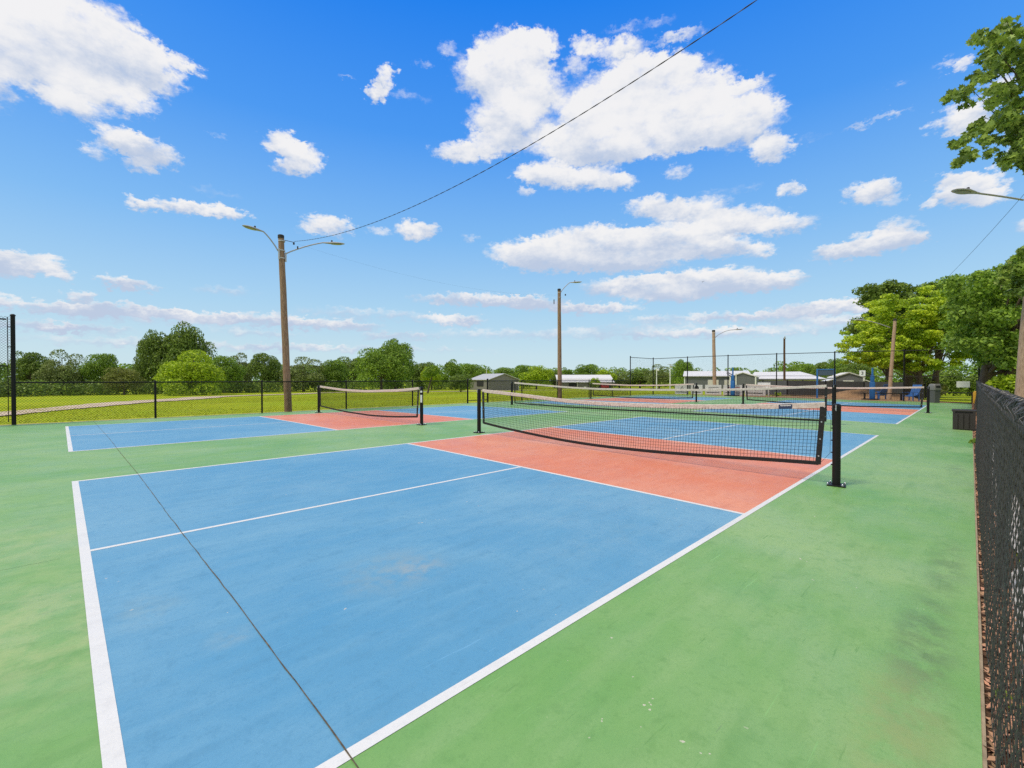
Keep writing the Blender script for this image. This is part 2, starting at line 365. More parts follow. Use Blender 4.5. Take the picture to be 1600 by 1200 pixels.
M['galv'] = mat('galvanised_metal', (.52, .51, .48), .5, .5, metal=.3, var=.2, vscale=8)
M['lamp'] = mat('weathered_lamp_metal', (.44, .43, .46), .5, .5, var=.25, vscale=12)
M['lens'] = mat('lamp_glass', (.36, .33, .36), .25, .5, var=.2, vscale=10)
M['wood'] = mat('weathered_pole_wood', (.42, .285, .18), .9, .2, var=.5, vscale=9, var2=(.16, .095, .06), bump=1.0, bscale=12, stretch=(6, 6, .5))
M['wood2'] = mat('tan_pole_wood', (.56, .40, .27), .9, .2, var=.35, vscale=9, var2=(.30, .19, .12), bump=.7, bscale=8, stretch=(6, 6, .5))
M['darkwood'] = mat('creosoted_pole_wood', (.15, .085, .05), .9, .2, var=.4, vscale=5, stretch=(6, 6, .5))
M['dark'] = mat('dark_rubber', (.03, .028, .026), .8)
M['cable'] = mat('cable_jacket', (.02, .02, .02), .6)
M['grass'] = None
M['bark'] = mat('bark', (.16, .12, .085), .95, .2, var=.5, vscale=6, bump=.8, bscale=14, stretch=(3, 3, .7))
M['bluepad'] = mat('blue_vinyl_pad', (.012, .12, .36), .5, .5, var=.2, vscale=6)
M['bluesteel'] = mat('blue_painted_steel', (.03, .15, .42), .45)
M['bluechair'] = mat('blue_plastic', (.03, .13, .38), .5, var=.2, vscale=8)
M['smoke'] = mat('smoked_backboard', (.06, .09, .13), .3)
M['grey_plastic'] = mat('grey_plastic', (.10, .10, .10), .6, var=.2, vscale=20, bump=.3, bscale=50)
M['grey_lid'] = mat('light_grey_lid', (.19, .185, .175), .55, var=.15, vscale=8)
M['darkgrey'] = mat('dark_grey_plastic', (.045, .047, .052), .45, var=.2, vscale=6)
M['brownbox'] = mat('dark_brown_resin', (.038, .031, .027), .6, var=.3, vscale=14, stretch=(1, 8, .4), bump=.3, bscale=30)
M['white'] = mat('white_paint', (.78, .77, .74), .6, var=.08, vscale=4)
M['yellow'] = mat('yellow_paint', (.75, .42, .03), .55, var=.15, vscale=6)
M['grey_wall'] = mat('grey_metal_cladding', (.135, .14, .15), .6, var=.12, vscale=2, stretch=(1, 1, .2))
M['taupe_wall'] = mat('taupe_metal_cladding', (.21, .195, .185), .6, var=.12, vscale=2, stretch=(1, 1, .2))
M['house_wall'] = mat('slate_house_siding', (.16, .16, .175), .6, var=.12, vscale=2)
M['white_roof'] = mat('white_metal_roof', (.72, .70, .68), .45, var=.1, vscale=1.5)
M['grey_roof'] = mat('pale_grey_roof', (.50, .49, .48), .45, var=.12, vscale=1.5)
M['cream_door'] = mat('cream_door', (.62, .58, .53), .6)
M['open'] = mat('opening_shade', (.02, .02, .022), .9)  # near-black colour on solid panels stands in for shade inside openings
M['glass'] = mat('window_glass', (.08, .1, .12), .1)
M['redpaint'] = mat('red_paint', (.45, .03, .03), .4)
M['screen'] = mat('charcoal_windscreen', (.095, .10, .105), .85, var=.25, vscale=3)
M['banner'] = mat('white_banner_vinyl', (.66, .62, .60), .6, var=.2, vscale=6)
M['ink'] = mat('black_ink', (.03, .03, .03), .7)
M['tagblue'] = mat('navy_label', (.02, .035, .09), .6)
M['gravel'] = mat('pale_gravel', (.70, .66, .60), .95, .2, var=.4, vscale=20, bump=.8, bscale=60, var2=(.42, .36, .30))
M['road'] = mat('gravel_road', (.74, .60, .46), .95, .2, var=.3, vscale=1.2, bump=.6, bscale=30, var2=(.42, .32, .2))
M['dirt'] = mat('orange_dirt', (.42, .25, .13), .95, .2, var=.35, vscale=.9, bump=.7, bscale=12, var2=(.26, .15, .08))
M['mulch'] = mat('brown_mulch', (.17, .095, .055), .95, .2, var=.6, vscale=35, bump=1.0, bscale=90, var2=(.05, .03, .02))
M['litter'] = mat('dead_leaf', (.40, .22, .12), .8, .3, island=.55)
M['weed'] = mat('weed_leaf', (.20, .30, .03), .6, .3, island=.4, trans=.3)

def ground_mat():
    m = bpy.data.materials.new('meadow_grass'); m.use_nodes = True; t = m.node_tree; n = t.nodes; l = t.links
    bs = n['Principled BSDF']; bs.inputs['Roughness'].default_value = .9; bs.inputs['Specular IOR Level'].default_value = .03
    P = n.new('ShaderNodeTexCoord').outputs['Object']
    def nz(s, d, st=None):
        v = P
        if st:
            mp = n.new('ShaderNodeMapping'); mp.inputs['Scale'].default_value = st; l.new(P, mp.inputs[0]); v = mp.outputs[0]
        z = n.new('ShaderNodeTexNoise'); z.inputs['Scale'].default_value = s; z.inputs['Detail'].default_value = d; z.inputs['Roughness'].default_value = .65; l.new(v, z.inputs['Vector']); return z.outputs[0]
    def mx(v, a, b, amt, c0, c1):
        r_ = n.new('ShaderNodeMapRange'); l.new(v, r_.inputs[0]); r_.inputs[1].default_value = a; r_.inputs[2].default_value = b; r_.inputs[4].default_value = amt
        x = n.new('ShaderNodeMix'); x.data_type = 'RGBA'; l.new(r_.outputs[0], x.inputs[0])
        for i, q in ((6, c0), (7, c1)):
            if isinstance(q, tuple): x.inputs[i].default_value = (*q, 1)
            else: l.new(q, x.inputs[i])
        return x.outputs[2]
    c = mx(nz(.12, 6), .35, .65, 1.0, (.46, .52, .020), (.32, .44, .018))
    c = mx(nz(.5, 6, (1, 2.2, 1)), .55, .78, .7, c, (.52, .40, .14))
    c = mx(nz(2.2, 6), .45, .8, .7, c, (.19, .23, .014))
    c = mx(nz(22, 4), .4, .8, .7, c, (.15, .19, .012))
    l.new(c, bs.inputs['Base Color'])
    bp = n.new('ShaderNodeBump'); bp.inputs['Strength'].default_value = .9; bp.inputs['Distance'].default_value = .05; l.new(nz(14, 6), bp.inputs['Height']); l.new(bp.outputs[0], bs.inputs['Normal'])
    return m
M['grass'] = ground_mat()
M['blade'] = mat('grass_blade', (.46, .50, .028), .7, .2, island=.3, trans=.35, var=.5, vscale=.4, var2=(.40, .42, .03))
LF = {
 'dark': mat('dark_oak_leaf', (.22, .33, .045), .55, .35, var=.4, vscale=.25, island=.45, trans=.28),
 'mid': mat('mid_green_leaf', (.26, .42, .040), .55, .35, var=.4, vscale=.25, island=.45, trans=.3),
 'grey': mat('greyish_green_leaf', (.27, .34, .09), .6, .3, var=.35, vscale=.25, island=.45, trans=.25),
 'light': mat('bright_green_leaf', (.44, .60, .024), .55, .35, var=.35, vscale=.3, island=.4, trans=.35),
 'olive': mat('olive_leaf', (.26, .29, .06), .6, .3, var=.35, vscale=.3, island=.4, trans=.25),
 'maple': mat('yellow_green_maple_leaf', (.60, .70, .030), .5, .4, var=.75, vscale=.55, island=.4, trans=.38, var2=(.27, .44, .025)),
 'near': mat('dull_green_maple_leaf', (.30, .43, .07), .5, .4, var=.4, vscale=1.2, island=.5, trans=.3),
}

# ------------------------------------------------------------------ ground
def axis(a, b, fine0, fine1, fs, grow=1.18):
    xs = list(np.arange(fine0, fine1 + 1e-6, fs)); s = fs; x = fine0
    while x > a: s *= grow; x -= s; xs.insert(0, max(x, a))
    s = fs; x = fine1
    while x < b: s *= grow; x += s; xs.append(min(x, b))
    return sorted(set(round(float(q), 4) for q in xs))
rnd = random.Random(5)
xs = axis(-300, 900, -10, 60, 1.0); ys = axis(-300, 900, -8, 50, 1.0)
V = []; F = []
for y in ys:
    for x in xs:
        inside = PX0 < x < PX1 and PY0 < y < PY1
        z = terr(x, y) - (.06 if inside else 0)
        d = max(PX0 - x, x - PX1, PY0 - y, y - PY1, 0)
        if d > 2: z += .02 * math.sin(x * .31 + y * .17) * min(1, (d - 2) / 10) + .02 * math.sin(x * .11 - y * .23) * min(1, (d - 2) / 10)
        V.append((x, y, z))
nx = len(xs)
for j in range(len(ys) - 1):
    for i in range(nx - 1): F.append((j * nx + i, j * nx + i + 1, (j + 1) * nx + i + 1, (j + 1) * nx + i))
me = bpy.data.meshes.new('ground'); me.from_pydata(V, [], F); me.shade_smooth(); me.materials.append(M['grass'])
g = link(bpy.data.objects.new('ground', me)); g['kind'] = 'structure'

def struct(o): o['kind'] = 'structure'; return o
def sheet(name, rects, dz, m, step=.5):
    """flat painted areas that follow the crown of the slab; rect = x0,x1,y0,y1"""
    b = MB()
    for x0, x1, y0, y1 in rects:
        k = max(1, int(math.ceil((y1 - y0) / step))); e = [y0 + (y1 - y0) * i / k for i in range(k + 1)]
        for a, c in zip(e[:-1], e[1:]): b.quad((x0, a, gz(a) + dz), (x1, a, gz(a) + dz), (x1, c, gz(c) + dz), (x0, c, gz(c) + dz))
    return struct(b.build(name, m))
# slab: green coating with a tan edge
sheet('court_surface', [(PX0, PX1, PY0, PY1)], 0, M['green'], .25)
b = MB()
b.quad((PX0, PY0 - .002, gz(PY0) - .14), (PX1, PY0 - .002, gz(PY0) - .14), (PX1, PY0 - .002, gz(PY0) - .001), (PX0, PY0 - .002, gz(PY0) - .001))
b.quad((PX0, PY0 - .012, gz(PY0) - .004), (PX1, PY0 - .012, gz(PY0) - .004), (PX1, PY0, gz(PY0) - .0015), (PX0, PY0, gz(PY0) - .0015))
b.quad((PX0, PY1, gz(PY1) - .14), (PX0, PY1, gz(PY1)), (PX1, PY1, gz(PY1)), (PX1, PY1, gz(PY1) - .14))
for x in (PX0, PX1): b.poly([(x, y, gz(y)) for y in np.linspace(PY0, PY1, 30)] + [(x, PY1, gz(PY1) - .14), (x, PY0, gz(PY0) - .16)])
struct(b.build('slab_edge', M['slab_edge']))
W = 6.096; XC2 = 17.145; YC2 = 9.087
courts = [(0, 0), (0, YC2), (XC2, 0), (XC2, YC2)]
blue, red, line = [], [], []
for x, y in courts:
    blue += [(x, x + 4.6, y, y + W), (x + 8.81, x + 13.411, y, y + W)]
    red += [(x + 4.6, x + 8.81, y, y + W)]
    wb = .058 if x == 0 else .06; w = .056
    line += [(x, x + wb, y, y + W), (x + 13.411 - w, x + 13.411, y, y + W)]
    line += [(x + wb, x + 13.36, y, y + .05 if y == 0 else y + w), (x + wb, x + 13.36, y + W - w, y + W)]
    y0_, y1_ = (y + .05 if y == 0 else y + w), y + W - w
    line += [(x + 4.572, x + 4.623, y0_, y1_), (x + 8.788, x + 8.839, y0_, y1_)]
    line += [(x + wb, x + 4.572, y + 3.048 - .022, y + 3.048 + .022), (x + 8.839, x + 13.36, y + 3.048 - .022, y + 3.048 + .022)]
sheet('blue_court_paint', blue, .001, M['blue'], .25); sheet('red_court_paint', red, .0012, M['red'], .25); sheet('white_court_lines', line, .0022, M['line'], .25)
# expansion joint: a dark, slightly ragged crack across both courts, and hairlines
b = MB(); rj = random.Random(3)
def crack(pts, w0, w1, dz=.0036):
    pr_ = None
    for (x, y) in pts:
        wv = rj.uniform(w0, w1); cur_ = (x + rj.uniform(-.002, .002), y, wv)
        if pr_: b.quad((pr_[0] - pr_[2], pr_[1], gz(pr_[1]) + dz), (pr_[0] + pr_[2], pr_[1], gz(pr_[1]) + dz), (cur_[0] + cur_[2], cur_[1], gz(cur_[1]) + dz), (cur_[0] - cur_[2], cur_[1], gz(cur_[1]) + dz))
        pr_ = cur_
crack([(.612 + .004 * math.sin(y * 1.3), y) for y in np.arange(-1.5, 17.05, .12)], .0013, .0034)
crack([(18.7 + .004 * math.sin(y * 1.3), y) for y in np.arange(-1.5, 17.05, .25)], .002, .004)
struct(b.build('expansion_joint', M['joint']))
b = MB(); pr_ = None
for x in np.arange(-4.1, -.02, .1):
    c_ = (x, 3.0 + .004 * math.sin(x * 7)); wv = rj.uniform(.0006, .0014)
    if pr_: b.quad((pr_[0], pr_[1] - pr_[2], gz(pr_[1]) + .002), (c_[0], c_[1] - wv, gz(c_[1]) + .002), (c_[0], c_[1] + wv, gz(c_[1]) + .002), (pr_[0], pr_[1] + pr_[2], gz(pr_[1]) + .002))
    pr_ = (c_[0], c_[1], wv)
struct(b.build('hairline_crack', mat('green_hairline', (.05, .12, .04), .9)))

# beds and roads outside the slab
def strip(name, pts, widths, dz, m, sub=6, ragged=0.0, cross=3):
    """ribbon over the terrain through plan points"""
    P_ = []
    for i in range(len(pts) - 1):
        for k in range(sub): t = k / sub; P_.append((pts[i][0] * (1 - t) + pts[i + 1][0] * t, pts[i][1] * (1 - t) + pts[i + 1][1] * t, widths[i] * (1 - t) + widths[i + 1] * t))
    P_.append((*pts[-1], widths[-1])); b = MB(); prev = None; rr = random.Random(8)
    for i, (x, y, w) in enumerate(P_):
        q = P_[min(i + 1, len(P_) - 1)]; p0 = P_[max(i - 1, 0)]; d = Vector((q[0] - p0[0], q[1] - p0[1])).normalized(); nrm = Vector((-d.y, d.x))
        l_ = -w / 2 * (1 + rr.uniform(-ragged, ragged)); r_ = w / 2 * (1 + rr.uniform(-ragged, ragged)); row = []
        for k in range(cross + 1):
            s_ = l_ + (r_ - l_) * k / cross; a = (x + nrm.x * s_, y + nrm.y * s_)
            dd = max(PX0 - a[0], a[0] - PX1, PY0 - a[1], a[1] - PY1, 0); e = 0
            if dd > 2: e = .02 * math.sin(a[0] * .31 + a[1] * .17) * min(1, (dd - 2) / 10) + .02 * math.sin(a[0] * .11 - a[1] * .23) * min(1, (dd - 2) / 10)
            row.append((a[0], a[1], terr(*a) + e + dz))
        if prev:
            for k in range(cross): b.quad(prev[k], prev[k + 1], row[k + 1], row[k])
        prev = row
    return struct(b.build(name, m))
strip('mulch_bed', [(-4, -1.62), (40, -1.68)], [.22, .3], .012, M['mulch'], sub=80, ragged=.15)
strip('gravel_path', [(-4, -3.1), (12, -3.15), (24, -3.3)], [2.85, 2.85, 2.8], .018, M['gravel'], sub=30, ragged=.06)
a0 = away(-60, 26); a1 = away(60, 33); a2 = away(200, 43); a3 = away(330, 58); a4 = away(500, 72); a5 = away(800, 78); a6 = away(1000, 86)
strip('gravel_road', [a0, a1, a2, a3, a4, a5, a6], [1.9, 2.2, 3.2, 4.2, 3.6, 3.0, 2.6], .045, M['road'], sub=16, ragged=.12)
strip('bare_strip', [(-8, 17.55), (40, 17.6)], [.55, .5], .012, mat('dry_soil_edge', (.58, .44, .17), .95, var=.7, vscale=3.5, var2=(.17, .20, .02)), sub=60, ragged=.35)
strip('dirt_lot', [(35.6, 14.5), (36.3, 8.5), (38, 4.5), (40.5, 0)], [1.2, 6.0, 9.5, 9.0], .035, M['dirt'], sub=10, ragged=.08, cross=8)
strip('dirt_lot', [away(1180, 50), away(1290, 52), away(1420, 52)], [12, 14, 12], .05, M['dirt'], sub=10, ragged=.08, cross=6)
strip('concrete_walk', [(37.6, .6), (38.2, -6)], [1.3, 1.3], .045, mat('pinkish_concrete', (.50, .36, .28), .9, var=.2, vscale=4), sub=10)

# ------------------------------------------------------------------ grass tufts (uncountable)
def grass_tufts(name, n, x0, x1, y0, y1, h, seed):
    r_ = np.random.default_rng(seed); x = r_.uniform(x0, x1, n); y = r_.uniform(y0, y1, n)
    z = np.array([terr(a, c) for a, c in zip(x, y)]); an = r_.uniform(0, np.pi, n); hh = h * r_.uniform(.5, 1.4, n); w = .012 + .02 * r_.random(n)
    le = r_.uniform(-.05, .05, (n, 2)); dx = np.cos(an) * w; dy = np.sin(an) * w
    V = np.stack([np.stack([x - dx, y - dy, z], 1), np.stack([x + dx, y + dy, z], 1), np.stack([x + le[:, 0], y + le[:, 1], z + hh], 1)], 1).reshape(-1, 3)
    o = np_mesh(name, V, np.arange(n * 3).reshape(-1, 3), M['blade']); o['kind'] = 'stuff'; tag(o, 'short yellow-green grass growing along the outside of the court fence', 'grass'); return o
grass_tufts('grass', 60000, -8, 46, 17.85, 48, .032, 2)

# ------------------------------------------------------------------ chain link
def chainlink(p0, p1, zb, zt, h=.036, r=.0022, n=4, jitter=0, hooks=False, zfun=None):
    """woven diamonds between plan points p0 and p1; every wire is a zigzag tube"""
    p0 = np.array(p0, float); p1 = np.array(p1, float); L = np.linalg.norm(p1 - p0); d = (p1 - p0) / L; nr = np.array([-d[1], d[0], 0])
    Wn = max(1, int(L / h)); K = max(2, int((zt - zb) / h) + 1); rg = np.random.default_rng(int(L * 10) + K)
    k = np.arange(Wn)[:, None]; i = np.arange(K)[None, :]
    s = (k + ((i + k) % 2)) * h
    zz = zb + i * (zt - zb) / (K - 1) + 0 * k
    off = r * .9 * np.where(((i + k) % 2) == 1, 1, -1)
    if jitter:
        ph = rg.uniform(0, 6.28, 4); off = off + jitter * (np.sin(s * 4.6 + 1.1 * zz + ph[0]) * (.6 + .5 * np.sin(zz * 2.2 + ph[1])) + .5 * np.sin(s * 9.7 - zz * 4) + rg.standard_normal(s.shape) * .06) * np.clip((zt - zz) * 3, .15, 1) + .036 * (zt - zz)
        zz = zz + jitter * .3 * np.sin(s * 3.3 + ph[2])
    P = np.stack([p0[0] + d[0] * s, p0[1] + d[1] * s, zz], -1) + nr * off[..., None]
    if zfun is not None: P[..., 2] += np.vectorize(zfun)(P[..., 1])
    if hooks:   # ends of the wires twisted over the rail
        last = P[:, -1]; q = []
        sg = np.where(rg.random(Wn) < .5, 1, -1)
        for (ds, dn, dz_) in ((.010, .012, .030), (.024, -.004, .048), (.030, -.030, .050), (.018, -.050, .030), (-.004, -.046, .006)):
            jit = rg.normal(0, .005, (Wn, 3))
            q.append(last + np.stack([d[0] * ds * sg, d[1] * ds * sg, np.zeros(Wn)], -1) + nr * dn + np.array([0, 0, dz_]) + jit)
        P = np.concatenate([P, np.stack(q, 1)], 1)
    return np_tubes(P, r, n, nr)

def fence(name, label, segs, top, bottom=.04, posts=(), post_r=.03, rails=(), r=.0022, h=.036, mesh_pieces=None, kind='chain link fence', group=None, n=3, post_top=None):
    root = thing(name, (0, 0, 0), 0, label, kind, group)
    parts = []
    for a, c in segs: parts.append(chainlink(a, c, bottom, top, h, r, n, zfun=gz))
    V_, F_ = joinVF(parts); np_mesh('wire_mesh', V_, F_, M['vinyl'], root)
    for (x, y, z1) in posts:
        z0 = gz(y) - .05
        MB().lathe([(post_r, z0), (post_r, gz(y) + z1), (post_r * 1.25, gz(y) + z1 + .002), (post_r * 1.2, gz(y) + z1 + .03), (post_r * .6, gz(y) + z1 + .055)], (x, y, 0), 12).build('post', M['black'], root, True)
    for a, c, zr, rr in rails:
        MB().tube([(a[0], a[1], gz(a[1]) + zr), ((a[0] + c[0]) / 2, (a[1] + c[1]) / 2, gz((a[1] + c[1]) / 2) + zr), (c[0], c[1], gz(c[1]) + zr)], rr, 10).build('rail', M['black'], root, True)
    return root
FY = 17.12
# far side, left run
pl = [(x, FY, 1.17) for x in (2.1, 5.25, 8.5, 11.75)]
fence('chain_link_fence', 'low black chain link fence run beyond the left end of the courts', [((-.95, FY), (15.0, FY))], 1.16, posts=pl, rails=[((-.95, FY), (15.0, FY), 1.165, .021)], r=.0044)
MB_ = None
# gap with a ground rail between the two runs
gt = thing('fence_opening', (0, 0, 0), 0, 'open gateway with two black posts and a low threshold rail in the far fence', 'gateway')
for x in (15.1, 16.5):
    MB().lathe([(.045, gz(FY) - .05), (.045, 1.18), (.055, 1.185), (.05, 1.22), (.02, 1.25)], (x, FY, 0), 14).build('post', M['black'], gt, True)
MB().tube([(15.1, FY, .09), (16.5, FY, .09)], .02, 8).build('rail', M['black'], gt, True)
pl = [(x, FY, 1.17) for x in (19.2, 22.5, 25.9, 28.8)]
fence('chain_link_fence', 'low black chain link fence run behind the middle of the courts, right of the gateway', [((16.5, FY), (31.1, FY))], 1.16, posts=pl, rails=[((16.5, FY), (31.1, FY), 1.165, .021)], r=.0040)
# tall corner at the left edge
fence('tall_chain_link_fence', 'tall black chain link corner fence at the left edge of the photo', [((-4.2, FY), (-1.0, FY))], 2.98, h=.036,
      posts=[(-1.0, FY, 3.0), (-4.2, FY, 3.0)], post_r=.047, rails=[((-4.2, FY), (-1.12, FY), 2.9, .021), ((-4.2, FY), (-1.1, FY), 1.62, .019), ((-1.1, FY), (-1.1, FY - .001), 2.9, .001)], r=.0042)
# terminal bars beside the corner post
b = bpy.data.objects['tall_chain_link_fence']
MB().tube([(-1.1, FY, .03), (-1.1, FY, 2.92)], .010, 6).tube([(-1.1, FY, 2.65), (-1.0, FY, 2.65)], .012, 6).tube([(-1.1, FY, 2.1), (-1.0, FY, 2.1)], .012, 6).build('tension_bar', M['black'], b)
# tall back fence
bx = 34.8
bp_ = [(31.2, 17.05, 3.0), (bx, 17.05, 3.0), (bx, 14.15, 2.96), (bx, 11.1, 2.96), (bx, 7.9, 2.96), (bx, 4.6, 2.96), (bx, 1.25, 2.96), (bx, -1.8, 3.05)]
fence('tall_chain_link_fence', 'tall black chain link fence across the far right end of the courts', [((31.2, 17.05), (bx, 17.05)), ((bx, 17.05), (bx, .1))], 2.95, h=.05, r=.0009,
      posts=bp_, post_r=.036, rails=[((31.2, 17.05), (bx, 17.05), 2.95, .022), ((bx, 17.05), (bx, 8), 2.95, .022), ((bx, 8), (bx, -1.8), 2.95, .022), ((31.2, 17.05), (bx, 17.05), 1.45, .012), ((bx, 17.05), (bx, 8), 1.45, .012), ((bx, 8), (bx, -1.8), 1.45, .012)])

# right-hand fence, very close to the camera
rf = thing('chain_link_fence', (0, 0, 0), 0, 'black chain link fence close to the camera along the right edge', 'chain link fence')
zb0, zt0 = gz(-1.6) + .03, gz(-1.6) + 1.235
parts = [chainlink((1.0, -1.60), (12.0, -1.60), zb0, zt0 - .03, .040, .0017, 6, jitter=.006, hooks=True)]
V_, F_ = joinVF(parts); np_mesh('wire_mesh', V_, F_, M['vinyl_near'], rf, True)
V_, F_ = chainlink((12.0, -1.60), (34.6, -1.70), zb0, zt0 - .02, .036, .0026, 4, hooks=True); np_mesh('wire_mesh', V_, F_, M['vinyl_near'], rf)
rz_ = zt0
MB().tube([(.4, -1.635, rz_), (12, -1.635, rz_)], .0225, 20).tube([(12, -1.635, rz_), (34.6, -1.735, rz_)], .0225, 10).build('top_rail', M['vinyl_near'], rf, True)
rr = random.Random(4)
for x in (1.2, 4.2, 7.2, 10.2, 13.2, 16.2, 19.3, 22.5, 25.7, 28.9, 32):
    yy = -1.64 - .1 * max(0, (x - 12) / 22.6)
    MB().lathe([(.025, gz(-1.6) - .1), (.025, rz_ - .03), (.031, rz_ - .028), (.031, rz_ + .012), (.02, rz_ + .03)], (x, yy, 0), 14).build('post', M['vinyl_near'], rf, True)
for k in range(60):     # tie wires wound round the rail
    x = 1.3 + k * .17 + rr.uniform(-.04, .04); pts = []
    for j in range(15):
        a = j / 14 * 2 * math.pi * 1.7; pts.append((x + .012 * j / 14 + rr.uniform(-.001, .001), -1.635 + .0275 * math.cos(a), rz_ + .0275 * math.sin(a)))
    pts.append((x + .03, -1.61, rz_ - .05)); MB().tube(pts, .0024, 6).build('tie_wire', M['vinyl_near'], rf, True)

# leaf litter along the near edge of the slab
def litter(n, x0, x1, seed, mname='litter', yb=(-1.55, -1.68), s=(.008, .024), obj='leaf_litter', label='brown dead leaves and bark chips lying along the foot of the near fence'):
    r_ = np.random.default_rng(seed); x = x0 + (x1 - x0) * r_.random(n) ** 1.6; y = r_.uniform(yb[1], yb[0], n)
    z = np.array([terr(a, c) for a, c in zip(x, y)]) + .014 + r_.random(n) * .022
    L_ = r_.uniform(*s, n)[:, None]; an = r_.uniform(0, 6.28, n); ti = r_.normal(0, .35, (n, 2))
    t1 = np.stack([np.cos(an), np.sin(an), ti[:, 0]], 1); t2 = np.stack([-np.sin(an), np.cos(an), ti[:, 1]], 1) * .5; c = np.stack([x, y, z], 1)
    up = np.zeros((n, 3)); up[:, 2] = L_[:, 0] * .25
    V = np.stack([c - t1 * L_, c + t2 * L_ + up * .5, c + t1 * L_ + up, c - t2 * L_], 1).reshape(-1, 3)
    o = np_mesh(obj, V, np.arange(n * 4).reshape(-1, 4), M[mname]); o['kind'] = 'stuff'; tag(o, label, obj.replace('_', ' ')); return o
litter(8000, .8, 36, 3)

# ------------------------------------------------------------------ nets
def post(x, y, h, label, grp, r=.044, plate=True, logo=False):
    z0 = gz(y); root = thing('net_post', (x, y, z0), 0, label, 'net post', grp)
    MB().lathe([(r, -.03), (r, h - .03), (r * 1.05, h - .028), (r * 1.05, h - .012), (r * .9, h + .004), (r * .45, h + .012)], n=24).build('pole', M['black'], root, True)
    if plate:
        MB().box((0, 0, .009), (.19, .19, .016), rz=R(8), bev=.003).build('base_plate', M['black'], root)
        for sx in (-1, 1):
            for sy in (-1, 1):
                MB().lathe([(.011, .017), (.011, .034), (.006, .04)], (sx * .075, sy * .075, 0), 8).build('bolt', M['steel'], root, True)
    MB().lathe([(.006, h - .075), (.006, h - .002)], (-r - .006, 0, 0), 8).tube([(0, 0, h - .05), (-r - .02, 0, h - .05)], .008, 8).build('pulley', M['steel'], root, True)
    s = 1 if y < 5 or abs(y - YC2 + ph) < .1 else -1
    for k in range(4): MB().lathe([(.012, .0), (.012, .012)], (0, s * (r + .004), h * .25 + k * h * .15), 8).build('lacing_lug', M['black'], root)
    if logo:
        MB().box((-r * .72, -r * .72, h - .30), (.003, .05, .2), rz=R(45)).build('sticker', M['white'], root)
        MB().box((-r * .72, -r * .72, h - .115), (.003, .05, .05), rz=R(45)).build('sticker', M['white'], root)
    return root

